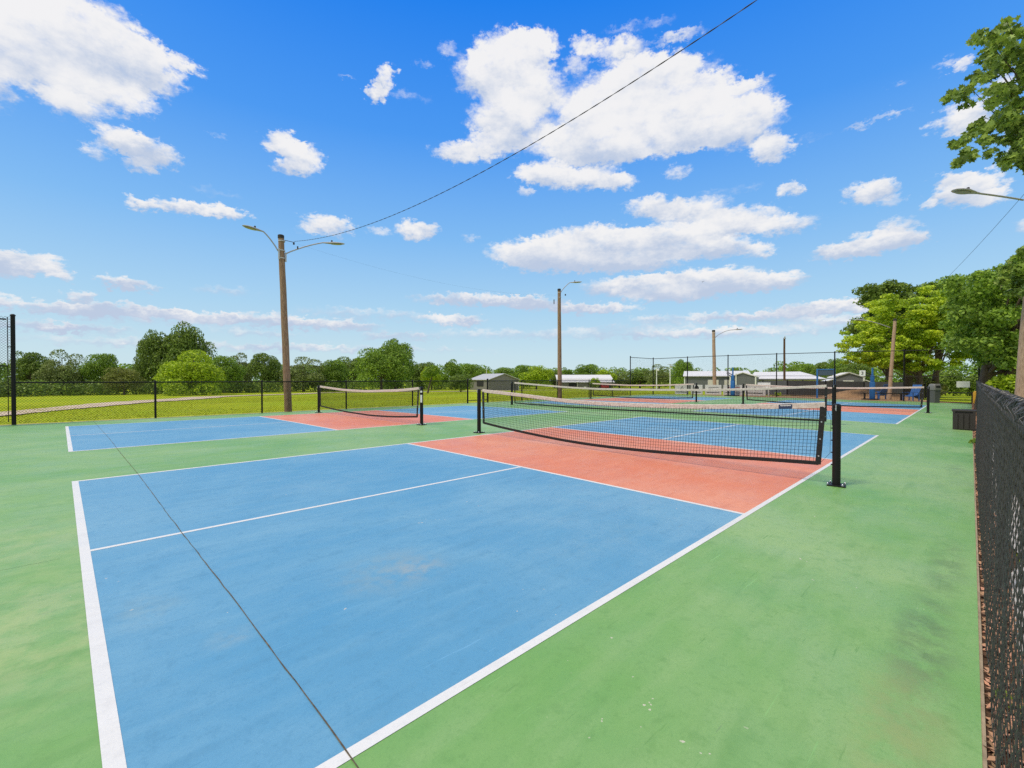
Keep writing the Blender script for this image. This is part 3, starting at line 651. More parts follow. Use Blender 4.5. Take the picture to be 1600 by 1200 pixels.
def interp(tab, s):
    return float(np.interp(s, [t[0] for t in tab], [t[1] for t in tab]))
def smooth_tab(tab):
    xs_ = np.linspace(0, 1, 81); ys_ = np.interp(xs_, [t[0] for t in tab], [t[1] for t in tab])
    k = np.ones(9) / 9; yp = np.concatenate([np.full(4, ys_[0]) - np.arange(4, 0, -1) * (ys_[1] - ys_[0]), ys_, np.full(4, ys_[-1]) + np.arange(1, 5) * (ys_[-1] - ys_[-2])])
    return list(zip(xs_, np.convolve(yp, k, 'valid')))
def net(X, y0, y1, top, bot, label, cell=.045, cord=.0017, blow=0., tape_h=.065, band_h=.045, grp=None, tagged=False, inset=.06, kind='pickleball net', name='pickleball_net', strap=False):
    """y0 near post, y1 far post; top/bot are absolute heights along 0..1 from y0 to y1"""
    root = thing(name, (X, (y0 + y1) / 2, gz((y0 + y1) / 2)), 0, label, kind, grp); ox, oy, oz = root.location
    T_ = smooth_tab(top); B_ = smooth_tab(bot); L = y1 - y0
    def xs__(s, v): return -blow * (1 - v) * math.sin(math.pi * min(max(s, 0.02), .98)) ** .6 - .012 * math.sin(s * 9) * (1 - v)
    def S(s, v):
        zt_, zb_ = interp(T_, s), interp(B_, s); ins = inset * (1 - v) * (1 if s < .5 else -1) * abs(2 * s - 1) ** 3
        return (X + xs__(s, v) - ox, y0 + L * s + ins - oy, zb_ + (zt_ - zb_) * v - oz)
    nv = int(L / cell); parts = []
    s0 = .012; vv = np.linspace(0.0, 1.0, 9)
    P = np.array([[S(s, v) for v in vv] for s in np.linspace(s0, 1 - s0, nv)]); parts.append(np_tubes(P, cord, 4, (1, 0, 0)))
    zmid = interp(T_, .5) - interp(B_, .5); nh = max(4, int(zmid / cell)); ss = np.linspace(s0, 1 - s0, 61)
    P = np.array([[S(s, (i + .5) / nh) for s in ss] for i in range(nh)]); parts.append(np_tubes(P, cord, 4, (1, 0, 0)))
    V_, F_ = joinVF(parts); np_mesh('netting', V_, F_, M['netcord'], root)
    def ribbon(nm, vfun, m, th, s_a, s_b, k=70, wave=.0):
        b = MB(); prev = None; rw = random.Random(int(X * 10 + y0))
        for i in range(k + 1):
            s = s_a + (s_b - s_a) * i / k; lo, hi = vfun(s); w_ = wave * math.sin(i * 1.7) * rw.uniform(.4, 1)
            sec = [(lo[0] - th + w_, lo[1], lo[2]), (hi[0] - th + w_ * .3, hi[1], hi[2] - .004), (hi[0], hi[1], hi[2] + .004), (hi[0] + th, hi[1], hi[2] - .004), (lo[0] + th + w_, lo[1], lo[2])]
            if prev:
                for j in range(4): b.quad(prev[j], prev[j + 1], sec[j + 1], sec[j])
                b.quad(prev[4], prev[0], sec[0], sec[4])
            else: b.poly(sec)
            prev = sec
        b.poly(prev[::-1]); return b.build(nm, m, root, True)
    def tp(s):
        p = S(s, 1); return (p[0], p[1], p[2] - tape_h), p
    tape = ribbon('top_tape', tp, M['tape'], .007, .008, .992, wave=.0025)
    def bt(s):
        p = S(s, 0); return (p[0], p[1], p[2] - band_h * .5), (p[0], p[1], p[2] + band_h * .5)
    ribbon('bottom_band', bt, M['blackband'], .005, .01, .99, wave=.002)
    for s, sg in ((.006, 1), (.994, -1)):
        b = MB(); prev = None
        for i in range(13):
            v = i / 12 * .93 - (.0 if i else .02); p = S(s, v); q = (p[0], p[1] + sg * .06, p[2]); wv = .003 * math.sin(i * 2.3)
            sec = [(p[0] - .006 + wv, p[1], p[2]), (q[0] - .006 - wv, q[1], q[2]), (q[0] + .006 - wv, q[1], q[2]), (p[0] + .006 + wv, p[1], p[2])]
            if prev:
                for j in range(4): b.quad(prev[j], prev[(j + 1) % 4], sec[(j + 1) % 4], sec[j])
            prev = sec
        b.build('side_band', M['blackband'], root, True)
        for v in (.12, .4, .68):
            p = S(s, v); MB().tube([(p[0] - .009, p[1] + sg * .03, p[2]), (p[0] - .005, p[1] + sg * .03, p[2])], .009, 10).build('grommet', M['steel'], root, True)
        p = S(s, 1); e = (p[0], p[1] - sg * .06, p[2] - .005); b = MB().tube([(p[0], p[1] + sg * .05, p[2] - .006), e], .003, 6)
        b.tube([S(s, .93), (p[0] - .01, p[1] - sg * .05, p[2] - .2), (p[0] - .012, p[1] - sg * .045, p[2] * .35), S(s, .02)], .002, 5)
        b.build('cable', M['dark'], root)
    if tagged:
        s = .062; p = S(s, 1); q = S(s + .024, 1)
        MB().quad((p[0] - .0095, p[1], p[2] - .008), (q[0] - .0095, q[1], q[2] - .008), (q[0] - .0095, q[1], q[2] - .064), (p[0] - .0095, p[1], p[2] - .064)).build('label_tag', M['tagblue'], tape)
        b = MB(); rl = random.Random(9); n_ = 11
        for i in range(n_):
            f0 = .1 + .8 * i / n_; f1 = f0 + .8 / n_ * .7; hh = rl.uniform(.010, .015)
            yy0 = p[1] + (q[1] - p[1]) * f0; yy1 = p[1] + (q[1] - p[1]) * f1; zz0 = p[2] + (q[2] - p[2]) * f0 - .018
            b.quad((p[0] - .0105, yy0, zz0), (p[0] - .0105, yy1, zz0), (p[0] - .0105, yy1, zz0 - hh), (p[0] - .0105, yy0, zz0 - hh))
        b.build('tag_lettering', M['white'], tape)
    if strap:
        p = S(.5, 1); q = S(.5, 0); MB().box((p[0] - .01, p[1], (p[2] + q[2]) / 2 - .02), (.02, .05, p[2] - q[2] + .06)).build('centre_strap', M['tape'], root)
    return root
ph = .33; XA = 6.706; XE = XC2 + 6.706
NG = 'posts that hold the pickleball nets'
post(XA, -ph, 1.0, 'nearest black net post, right end of the large foreground net', NG)
post(XA, W + ph, .99, 'black net post at the left end of the large foreground net', NG)
post(XA, YC2 - ph, 1.0, 'black net post with white stickers on the far left net', NG, logo=True)
post(XA, YC2 + W + ph, .99, 'black net post at the far end of the far left net beside the lamp pole', NG)
post(XE, -ph, 1.02, 'black net post standing left of the grey trash can', NG)
post(XE, W + ph, .99, 'black net post at the left end of the far right net', NG)
post(XE, YC2 - ph, 1.0, 'black net post at the right end of the farthest net', NG)
post(XE, YC2 + W + ph, .99, 'black net post at the left end of the farthest net', NG)
post(15.28, 1.2, 1.13, 'black tennis net post seen just behind the nearest net post', 'tennis net posts', r=.05, plate=False)
post(15.28, 14.0, 1.10, 'black tennis net post standing in front of the grey shed', 'tennis net posts', r=.05, plate=False)
topA = [(0, .925), (.075, .885), (.20, .842), (.3, .822), (.4, .812), (.5, .812), (.62, .826), (.78, .90), (.9, .948), (1, .985)]
botA = [(0, .155), (.08, .14), (.22, .092), (.36, .055), (.5, .040), (.62, .058), (.76, .115), (.92, .19), (1, .235)]
net(XA, -ph + .07, W + ph - .07, topA, botA, 'large foreground pickleball net sagging across the nearest blue and red court', blow=.10, tagged=True, cord=.0025, inset=.05)
topB = [(0, 1.0), (.15, .93), (.45, .865), (.7, .88), (1, .975)]; botB = [(0, .21), (.2, .135), (.4, .10), (.65, .125), (1, .235)]
net(XA, YC2 - ph + .07, YC2 + W + ph - .07, topB, botB, 'sagging pickleball net on the far left court, its tape curving like a smile', blow=.05, cord=.0024)
topE = [(0, .925), (.3, .862), (.6, .86), (1, .975)]; botE = [(0, .12), (.3, .065), (.6, .08), (1, .215)]
net(XE, -ph + .07, W + ph - .07, topE, botE, 'pickleball net on the far right court, ending by the grey trash can', blow=.05, cell=.05, cord=.0030)
topD = [(0, .98), (.3, .90), (.6, .88), (1, .97)]; botD = [(0, .22), (.3, .13), (.6, .12), (1, .22)]
net(XE, YC2 - ph + .07, YC2 + W + ph - .07, topD, botD, 'farthest pickleball net, on the court beyond the tennis net at centre', blow=.05, cell=.05, cord=.0030)
topC = [(0, 1.06), (.1, .97), (.25, .885), (.4, .858), (.6, .845), (.72, .88), (1, 1.075)]; botC = [(0, .03), (.3, .03), (.6, .02), (.8, .03), (1, .08)]
net(15.28, 1.28, 13.92, topC, botC, 'long tennis net stretched across both courts in the middle distance', cell=.048, cord=.0028, inset=.02, kind='tennis net', name='tennis_net')

# ------------------------------------------------------------------ lamp poles and cables
def wood_pole(root, base, top, r0, r1, m, capm=None):
    b = Vector(base); t = Vector(top); n_ = 10
    MB().tube([b.lerp(t, i / n_) + Vector((.006 * math.sin(i * 2), .006 * math.cos(i * 1.7), 0)) for i in range(n_ + 1)], [r0 + (r1 - r0) * i / n_ for i in range(n_ + 1)], 16).build('pole', m, root, True)
    if capm: MB().tube([t - Vector((0, 0, .02)), t + Vector((0, 0, .10)), t + Vector((0, 0, .12))], [r1 * 1.1, r1 * 1.1, r1 * .8], 14).build('cap', capm, root, True)
def lamp_arm(root, start, end, curve=.35, L=.95, m=None, r=.024):
    """bracket arm from start to the lamp head; the head runs on past end"""
    s, e = Vector(start), Vector(end); d = Vector((e.x - s.x, e.y - s.y, 0)); dl = d.length; d.normalize()
    hs = e - d * L; hs.z = e.z - L * .06
    pts = []
    for i in range(9):
        t = i / 8; p = s.lerp(hs, t); p.z = s.z + (hs.z - s.z) * (curve * math.sin(t * math.pi / 2) ** .8 + (1 - curve) * t); pts.append(p)
    MB().tube(pts, r, 10).build('arm', m or M['lamp'], root, True)
    hd = Vector((e.x - hs.x, e.y - hs.y, e.z - hs.z)).normalized(); side = Vector((-d.y, d.x, 0)); up = side.cross(hd) * -1
    if up.z < 0: up = -up
    b = MB(); prof = [(0, .035, .03), (.12, .05, .038), (.3, .09, .052), (.55, .14, .058), (.8, .135, .045), (.94, .09, .03), (1.0, .03, .012)]; n_ = 14; i0 = 0
    for k, (t, w, h) in enumerate(prof):
        c = hs + hd * (t * L)
        for j in range(n_):
            a = 2 * math.pi * j / n_; q = c + side * (w * math.cos(a)) + up * (h * math.sin(a) * (.9 if math.sin(a) > 0 else .55)); b.v.append((q.x, q.y, q.z))
    for k in range(len(prof) - 1):
        for j in range(n_): b.f.append((k * n_ + j, k * n_ + (j + 1) % n_, (k + 1) * n_ + (j + 1) % n_, (k + 1) * n_ + j))
    b.f.append(tuple(reversed(range(n_)))); b.f.append(tuple((len(prof) - 1) * n_ + j for j in range(n_)))
    head = b.build('lamp_head', M['lamp'], root, True)
    c = hs + hd * (L * .62) - up * .028
    b = MB(); b.poly([tuple(c + hd * (.22 * math.cos(a)) + side * (.105 * math.sin(a)) - up * .008) for a in np.linspace(0, 2 * math.pi, 17)[:-1]])
    b.build('lens', M['lens'], head)
    c = hs + hd * (L * .42) + up * .045
    MB().lathe([(.03, 0), (.035, .05), (.03, .07), (.012, .08)], tuple(c), 10).build('photocell', M['dark'], head, True)
def straps(root, c, r, zs, m):
    for z in zs: MB().lathe([(r + .006, -.02), (r + .008, 0), (r + .006, .02)], (c[0], c[1], z), 16).build('strap', m, root, True)

LG = 'wooden lamp poles around the courts'
# 1 left, double arm
root = thing('lamp_pole', (6.25, 17.46, -.1), 0, 'wooden lamp pole with two street lamp arms behind the far left net', 'lamp pole', LG)
root_off = Vector(root.location)
def rel_(p): return tuple(Vector(p) - root_off)
wood_pole(root, rel_((6.28, 17.42, -.15)), rel_((6.10, 17.60, 6.75)), .138, .105, M['wood'], M['dark'])
lamp_arm(root, rel_((6.0, 17.62, 6.22)), rel_((4.72, 17.45, 6.88)), L=.75)
lamp_arm(root, rel_((6.22, 17.50, 6.12)), rel_((8.28, 16.72, 6.78)), L=.85)
MB().box(rel_((6.0, 17.52, 6.1)), (.05, .05, .42)).box(rel_((6.24, 17.50, 6.0)), (.05, .05, .36)).build('bracket', M['galv'], root)
straps(root, rel_((6.12, 17.58, 0)), .12, [5.95 + .1, 6.25 + .1, 6.62 + .1], M['galv'])
MB().tube([rel_((6.2, 17.5, 6.66)), rel_((6.42, 17.25, 6.58))], .012, 6).box(rel_((6.44, 17.2, 6.52)), (.05, .05, .09)).box(rel_((6.55, 17.1, 6.36)), (.04, .04, .1)).build('insulator', M['dark'], root)
# 2 middle
root = thing('lamp_pole', (23.3, 17.65, -.1), 0, 'slim wooden lamp pole with one raised arm behind the tennis net', 'lamp pole', LG); root_off = Vector(root.location)
wood_pole(root, rel_((23.33, 17.62, -.15)), rel_((23.3, 17.66, 7.05)), .15, .105, M['wood'], M['dark'])
lamp_arm(root, rel_((23.4, 17.6, 6.95)), rel_((24.35, 16.6, 7.62)), L=.8)
MB().box(rel_((23.0, 17.85, 6.3)), (.04, .04, .3)).box(rel_((23.5, 17.3, 6.75)), (.06, .06, .1)).build('insulator', M['dark'], root)
straps(root, rel_((23.31, 17.65, 0)), .108, [6.6 + .1, 6.9 + .1], M['galv'])
# 3 right of centre
root = thing('lamp_pole', (36.4, 12.7, -.2), 0, 'wooden lamp pole with a long curved arm behind the tall back fence', 'lamp pole', LG); root_off = Vector(root.location)
wood_pole(root, rel_((37.97, 13.27, -.3)), rel_((37.93, 13.38, 5.12)), .15, .115, M['wood2'], M['dark'])
lamp_arm(root, rel_((38.0, 13.3, 4.6)), rel_((39.6, 11.7, 5.3)), L=.75, curve=1)
straps(root, rel_((37.94, 13.36, 0)), .12, [4.5 + .2, 5.0 + .2], M['galv'])
# 4 in front of the light maple
root = thing('lamp_pole', (38.8, 2.3, -.2), 0, 'pale tan wooden lamp pole in front of the yellow-green maple', 'lamp pole', LG); root_off = Vector(root.location)
wood_pole(root, rel_((38.7, 2.30, -.3)), rel_((39.0, 2.06, 5.08)), .115, .088, M['wood2'], M['dark'])
lamp_arm(root, rel_((38.85, 2.3, 4.62)), rel_((37.1, 3.9, 5.12)), L=.75, m=M['galv'])
# 5 right edge
root = thing('lamp_pole', (18.3, -2.4, -.1), 0, 'leaning wooden lamp pole cut by the right edge, its lamp arm reaching left', 'lamp pole', LG); root_off = Vector(root.location)
wood_pole(root, rel_((18.15, -2.45, -.2)), rel_((18.66, -2.78, 6.6)), .19, .14, M['wood2'], M['dark'])
lamp_arm(root, rel_((18.4, -2.45, 6.05)), rel_((16.65, -1.12, 6.2)), L=.8)
MB().box(rel_((18.12, -2.66, 1.95)), (.1, .05, .16)).build('junction_box', M['white'], root)
# pole that carries the other end of the cable, outside the picture
root = thing('lamp_pole', (6.5, -3.2, -.1), 0, 'wooden pole right of the camera that carries the near end of the cable', 'lamp pole', LG); root_off = Vector(root.location)
wood_pole(root, rel_((6.5, -3.2, -.2)), rel_((6.5, -3.2, 6.9)), .17, .12, M['wood2'], M['dark'])

def cable(label, a, b_, sag, r, twist=False, n_=60):
    a = Vector(a); b_ = Vector(b_); mbb = MB()
    def P(t): p = a.lerp(b_, t); p.z -= sag * 4 * t * (1 - t); return p
    L = (b_ - a).length
    if twist:
        k = int(L / .07)
        for ph_ in (0, math.pi):
            mbb.tube([P(i / k) + Vector((math.cos(i * .9 + ph_) * r, 0, math.sin(i * .9 + ph_) * r)) for i in range(k + 1)], r, 5)
    else: mbb.tube([P(i / n_) for i in range(n_ + 1)], r, 6)
    o = mbb.build('overhead_cable', M['cable'], None, True); return tag(o, label, 'cable')
cable('thick twisted black cable sweeping from the double lamp pole up out of the photo', (6.44, 17.2, 6.6), (6.5, -3.1, 6.9), 1.05, .0047, True)
cable('thin black cable between the double lamp pole and the slim middle pole', (6.55, 17.1, 6.5), (23.2, 17.7, 6.75), .55, .0014)
cable('thin cable slanting down towards the maples at the right edge', (18.4, -2.5, 6.25), (38.9, 2.1, 4.95), .35, .005)

# ------------------------------------------------------------------ trees
MAPLE = np.array([(0, -.5), (.16, -.2), (.5, -.28), (.34, .05), (.42, .3), (.16, .26), (0, .6), (-.16, .26), (-.42, .3), (-.34, .05), (-.5, -.28), (-.16, -.2)])
DIAM = np.array([(0, -.55), (.34, -.05), (0, .6), (-.34, -.05)])
def leaf_mesh(name, clumps, n, size, m, parent, seed, shape=DIAM, upb=.45, shell=.72, flat=0.3):
    """clumps (M,6): centre and radii; leaves are scattered in the outer part of every clump"""
    r_ = np.random.default_rng(seed); C_ = np.array(clumps, float); vol = (C_[:, 3] * C_[:, 4] * C_[:, 5]) ** (2 / 3); p = vol / vol.sum()
    k = r_.choice(len(C_), n, p=p); d = r_.normal(size=(n, 3)); d[:, 2] += upb; d /= np.linalg.norm(d, axis=1)[:, None]
    rad = (shell + (1.06 - shell) * r_.random(n) ** .6)[:, None]; c = C_[k, :3] + d * rad * C_[k, 3:]
    nr = d * .55 + r_.normal(size=(n, 3)) * .6; nr[:, 2] += flat; nr /= np.linalg.norm(nr, axis=1)[:, None]
    t = np.cross(nr, r_.normal(size=(n, 3))); t /= np.linalg.norm(t, axis=1)[:, None]; b = np.cross(nr, t); s = (size * r_.uniform(.55, 1.35, n))[:, None]
    V = np.stack([c + s * (t * q[0] + b * q[1]) for q in shape], 1).reshape(-1, 3)
    return np_mesh(name, V, np.arange(n * len(shape)).reshape(-1, len(shape)), m, parent)
def crown_clumps(H, Rx, zc, Rz, n, seed, cr=(.22, .38), flat=.8, irregular=.2):
    rr_ = random.Random(seed); out = []
    for i in range(n):
        for _ in range(30):
            u = rr_.uniform(-.75, 1); th = rr_.uniform(0, 2 * math.pi); q = math.sqrt(max(0, 1 - u * u)); rad = rr_.uniform(.45, 1.0) ** .6 * (1 + rr_.uniform(-irregular, irregular))
            x, y, z = q * math.cos(th) * rad, q * math.sin(th) * rad, u * rad
            break
        c = rr_.uniform(*cr) * Rx
        out.append((x * (Rx - c * .6), y * (Rx - c * .6), zc + z * (Rz - c * flat * .6), c, c, c * flat))
    return out
def trunk_mesh(root, clumps, H, r0, seed, fork=.35, m=None, lean=(0, 0), limbs=14, lr=.38, lo=.35):
    rr_ = random.Random(seed); b = MB(); zf = H * fork; top = Vector((lean[0], lean[1], H * .8))
    tp_ = [Vector((0, 0, -.25)), Vector((lean[0] * .1, lean[1] * .1, zf * .5)), Vector((lean[0] * .35, lean[1] * .35, zf)), Vector((lean[0] * .7 + rr_.uniform(-.2, .2), lean[1] * .7 + rr_.uniform(-.2, .2), H * .6)), top]
    b.tube(tp_, [r0 * 1.25, r0, r0 * .8, r0 * .45, r0 * .12], 10)
    for c in sorted(clumps, key=lambda q: rr_.random())[:limbs]:
        st = tp_[1].lerp(tp_[3], rr_.uniform(lo, .97)); e = Vector(c[:3]); mid = st.lerp(e, .5) + Vector((rr_.uniform(-.2, .2), rr_.uniform(-.2, .2), -.08 * H * rr_.random()))
        b.tube([st, mid, e], [r0 * lr, r0 * lr * .6, r0 * lr * .16], 6, False)
    return b.build('trunk', m or M['bark'], root, True)

# source crowns for the distant trees, shared by many copies
src = {}
def src_tree(key, seed, H, Rx, n, leaf, m, trunk=True, cl=26, cr=(.24, .42), irr=.2, base=.12, flat=.8):
    zc = H * (base + (1 - base) / 2); Rz = H * (1 - base) / 2; C_ = crown_clumps(H, Rx, zc, Rz, cl, seed, cr, flat, irr)
    # seat the crown top at H
    mz = max(c[2] + c[5] for c in C_); C_ = [(c[0], c[1], c[2] + (H - mz), c[3], c[4], c[5]) for c in C_]
    src[key] = (H, Rx, C_, seed, n, leaf, m, {})
for k_, a in {
 'round_dark': (11, 8, 4.2, 13000, .28, 'dark'), 'round_mid': (12, 8, 4.4, 13000, .28, 'mid'), 'broad_mid': (13, 8, 5.2, 15000, .28, 'mid'), 'ragged_grey': (14, 8, 4.2, 9500, .27, 'grey'),
 'broad_dark': (15, 8, 5.4, 17000, .28, 'dark'), 'light_round': (16, 8, 5.4, 17000, .28, 'light'), 'olive_low': (17, 8, 4.6, 8000, .30, 'olive'), 'tall_mid': (18, 8, 3.4, 8000, .32, 'mid'), 'round_light': (19, 8, 4.6, 9000, .34, 'light')}.items():
    src_tree(k_, a[0], a[1], a[2], a[3], a[4], LF[a[5]], irr=.26 if 'ragged' in k_ else (.42 if k_ == 'light_round' else .16), cl=34 if 'ragged' in k_ else (22 if k_ == 'light_round' else 44), cr=(.26, .5) if k_ == 'light_round' else (.22, .42), base=.0)
def place_tree(key, px, D, top, half, label, group, rz=None, name='tree', mat_=None, flatten=1):
    H, Rx, C_, seed, n, leaf, m, cache = src[key]; x, y = away(px, D); z0 = terr(x, y); h = ztop(top, x, y) - z0; w = half * dep(x, y) / FPX
    # the true off-axis stretch of a wide lens: width on the picture plane grows with the bearing
    off = math.atan((px - 800) / FPX); w *= math.cos(off) ** 1.0
    root = thing(name, (x, y, z0), (seed * 1.7 + px * .013) if rz is None else rz, label, 'tree', group)
    sx = w / (Rx * .93); sz = h / H
    ck = 'crown'
    if ck not in cache:
        cr_ = leaf_mesh('crown', C_, n, leaf, m, root, seed); tr_ = trunk_mesh(root, C_, H, .22, seed, .2); cache['crown'] = cr_; cache['trunk'] = tr_; c1, c2 = cr_, tr_
    else:
        c1 = cache['crown'].copy(); c2 = cache['trunk'].copy(); col.objects.link(c1); col.objects.link(c2); c1.parent = root; c2.parent = root
    for c in (c1, c2): c.scale = (sx, sx, sz)
    return root
TG = 'trees along the far side of the meadow'
FT = [ # key, px, D, top, half width, label
 ('round_mid', -30, 92, 546, 42, 'green tree behind the tall fence at the left edge'),
 ('round_dark', 48, 98, 549, 34, 'dark green tree just right of the tall corner fence'),
 ('ragged_grey', 98, 92, 546, 38, 'ragged greyish-green tree, second to the right of the corner fence'),
 ('round_mid', 160, 92, 552, 34, 'rounded mid-green tree left of the dull olive bushy tree'),
 ('olive_low', 194, 84, 574, 32, 'low dull olive tree between the rounded tree and the great oak'),
 ('broad_dark', 240, 94, 515, 34, 'left shoulder of the oak clump, a dark tree beside the great oak'),
 ('broad_dark', 288, 92, 503, 50, 'great dark oak, the tallest crown at left, above the bright tree'),
 ('light_round', 303, 74, 546, 60, 'bright yellow-green spreading tree in front of the great oak'),
 ('round_mid', 350, 84, 556, 30, 'mid-green tree tucked against the right side of the bright tree'),
 ('ragged_grey', 374, 96, 551, 24, 'thin ragged tree with sky gaps left of the double lamp pole'),
 ('round_dark', 414, 92, 551, 26, 'dark tree immediately left of the double lamp pole'),
 ('ragged_grey', 474, 90, 557, 37, 'grey-green oak immediately right of the double lamp pole'),
 ('round_mid', 522, 92, 562, 26, 'mid-green tree above the left end of the far left net'),
 ('round_dark', 552, 102, 558, 32, 'dark tree behind the left flank of the big rounded tree'),
 ('broad_mid', 596, 80, 541, 44, 'lower left half of the big rounded tree pair above the far left net'),
 ('broad_mid', 618, 84, 528, 32, 'tall domed tree peaking above the far left net'),
 ('round_dark', 662, 104, 566, 26, 'dark tree right of the tall domed tree'),
 ('round_light', 674, 92, 573, 16, 'small bright green tree above the gap right of the far left net'),
 ('tall_mid', 705, 98, 561, 18, 'pointed green tree between the small bright tree and the gateway'),
 ('round_mid', 735, 116, 568, 24, 'green tree behind the left end of the grey shed'),
 ('round_dark', 720, 68, 584, 18, 'small dark round tree on a bare trunk left of the grey shed'),
 ('round_light', 757, 118, 577, 18, 'light green tree behind the grey shed roof'),
 ('round_mid', 790, 118, 574, 24, 'mid-green tree above the right slope of the grey shed roof'),
 ('round_mid', 818, 112, 570, 20, 'mid-green tree between the shed and the bright tree left of the slim pole'),
 ('round_light', 838, 100, 571, 24, 'bright leafy tree right of the grey shed'),
 ('round_dark', 866, 122, 578, 18, 'dark tree directly behind the slim middle lamp pole'),
 ('tall_mid', 886, 130, 574, 12, 'narrow tree just right of the slim middle lamp pole'),
 ('round_mid', 920, 130, 569, 24, 'high crowned tree above the long white-roofed barn'),
 ('round_light', 945, 122, 577, 18, 'light green tree above the right end of the white-roofed barn'),
 ('ragged_grey', 968, 126, 577, 16, 'thin grey-green tree left of the tall fence corner post'),
 ('round_dark', 1000, 130, 577, 26, 'dark tree behind the tall fence corner posts'),
 ('ragged_grey', 1030, 120, 569, 22, 'grey-green tree between the two thin white poles'),
 ('broad_mid', 1066, 112, 561, 21, 'large tree left of the dark grey metal building'),
 ('round_dark', 1086, 122, 577, 8, 'little dark tree peeping over the left roof slope of the metal building'),
 ('round_mid', 1147, 128, 574, 10, 'small round treetop above the metal building roof'),
 ('tall_mid', 1206, 128, 575, 8, 'small pointed treetop above the white hip roof'),
 ('round_mid', 1238, 112, 573, 16, 'green tree just right of the dark utility pole'),
 ('round_mid', 1262, 106, 569, 20, 'green tree left of the blue framed goal'),
 ('round_dark', 1290, 104, 565, 22, 'dark green tree above the blue framed goal'),
 ('round_mid', 1308, 92, 560, 20, 'green tree above the slate grey house'),
 ('round_dark', 1338, 88, 566, 26, 'dark tree behind the white number sign'),
 ('round_light', 929, 96, 590, 9, 'small green tree growing against the front of the white-roofed barn'),
]
for key, px, D, top, half, lab in FT: place_tree(key, px, D, top, half, lab, TG)
# leaning sapling in the meadow
x, y = away(668, 60); rt = thing('sapling', (x, y, terr(x, y)), 0, 'thin leaning sapling in the meadow above the right post of the far left net', 'tree')
MB().tube([(0, 0, -.1), (.2, -.2, 1.2), (.5, -.4, 2.4)], [.13, .10, .05], 8).build('trunk', M['bark'], rt, True)
leaf_mesh('crown', [(.5, -.4, 2.9, .9, .9, .7), (.1, -.1, 2.5, .7, .7, .5)], 1500, .2, LF['mid'], rt, 77)
# far-off wood that closes the horizon
rr = random.Random(21); cl = []
for i in range(360):
    px = -150 + i * 5.4 + rr.uniform(-4, 4); D = rr.uniform(150, 185); x, y = away(px, D); k = dep(x, y) / FPX; t_ = 581 + rr.uniform(-4, 5) - (10 if px > 1210 else 0) - (8 if px < 760 else 3)
    zt_ = ztop(t_, x, y); rd = rr.uniform(8, 13) * k * .7
    for zz in np.arange(terr(x, y) + rd * .5, zt_, rd * .9): cl.append((x, y, min(zz, zt_ - rd * .6), rd, rd, rd * .8))
w_ = leaf_mesh('distant_wood', cl, 90000, .55, LF['mid'], None, 31); w_['kind'] = 'stuff'; tag(w_, 'distant belt of green woodland closing the horizon behind the meadow', 'woodland')
# understorey along the foot of the left trees
cl = []
for i in range(220):
    px = rr.uniform(-60, 760); D = rr.uniform(84, 100) if px < 640 else rr.uniform(96, 112); x, y = away(px, D); rd = rr.uniform(.7, 1.6); cl.append((x, y, terr(x, y) + rd * .5, rd, rd, rd * .9))
w_ = leaf_mesh('undergrowth', cl, 34000, .3, LF['dark'], None, 33); w_['kind'] = 'stuff'; tag(w_, 'dark undergrowth at the foot of the meadow trees', 'undergrowth')

# --- right-hand trees
def big_tree(name, pos, clumps, n, leaf, m, label, seed, r0=.2, shape=DIAM, fork=.35, lean=(0, 0), H=None, limbs=16, flat=.3, upb=.35, shell=.2, bark=None, lr=.3, lo=.35, zmin=-9):
    x, y = pos; z0 = terr(x, y); root = thing(name, (x, y, z0), 0, label, 'tree')
    C_ = [(c[0], c[1], c[2] - z0, c[3], c[4], c[5]) for c in clumps]; H = H or max(c[2] for c in C_)
    leaf_mesh('crown', C_, n, leaf, m, root, seed, shape, upb, shell, flat); trunk_mesh(root, [c for c in C_ if c[2] > zmin], H, r0, seed, fork, bark, lean, limbs, lr, lo); return root
def view_clumps(pos, items, seed, flat=.6, depth_spread=.8):
    """clumps described by where they show in the photo (px, py, radius px), spread in depth about the trunk"""
    x0, y0 = pos; d0 = dep(x0, y0); out = []; rr_ = random.Random(seed); ri = (math.sin(YAW), -math.cos(YAW)); fw = (math.cos(YAW), math.sin(YAW))
    for px, py, rp in items:
        for rep in range(4):
            d = d0 + rr_.uniform(-depth_spread, depth_spread) * 2.2; r = rp * d / FPX * rr_.uniform(.55, 1.0)
            lat = (px + rr_.uniform(-.8, .8) * rp - 800) / FPX * d
            out.append((CX + fw[0] * d + ri[0] * lat - x0, CY + fw[1] * d + ri[1] * lat - y0, CZ + (592.5 - py + rr_.uniform(-.7, .7) * rp) * d / FPX, r * rr_.uniform(.8, 1.3), r * rr_.uniform(.8, 1.3), r * flat))
    return out
def spread(poly, n, r0, r1, seed):
    """random places inside a polygon"""
    rr_ = random.Random(seed); xs_ = [p[0] for p in poly]; ys_ = [p[1] for p in poly]; out = []
    while len(out) < n:
        x, y = rr_.uniform(min(xs_), max(xs_)), rr_.uniform(min(ys_), max(ys_)); c = False; j = len(poly) - 1
        for i in range(len(poly)):
            if (poly[i][1] > y) != (poly[j][1] > y) and x < (poly[j][0] - poly[i][0]) * (y - poly[i][1]) / (poly[j][1] - poly[i][1]) + poly[i][0]: c = not c
            j = i
        if c: out.append((x, y, rr_.uniform(r0, r1)))
    return out
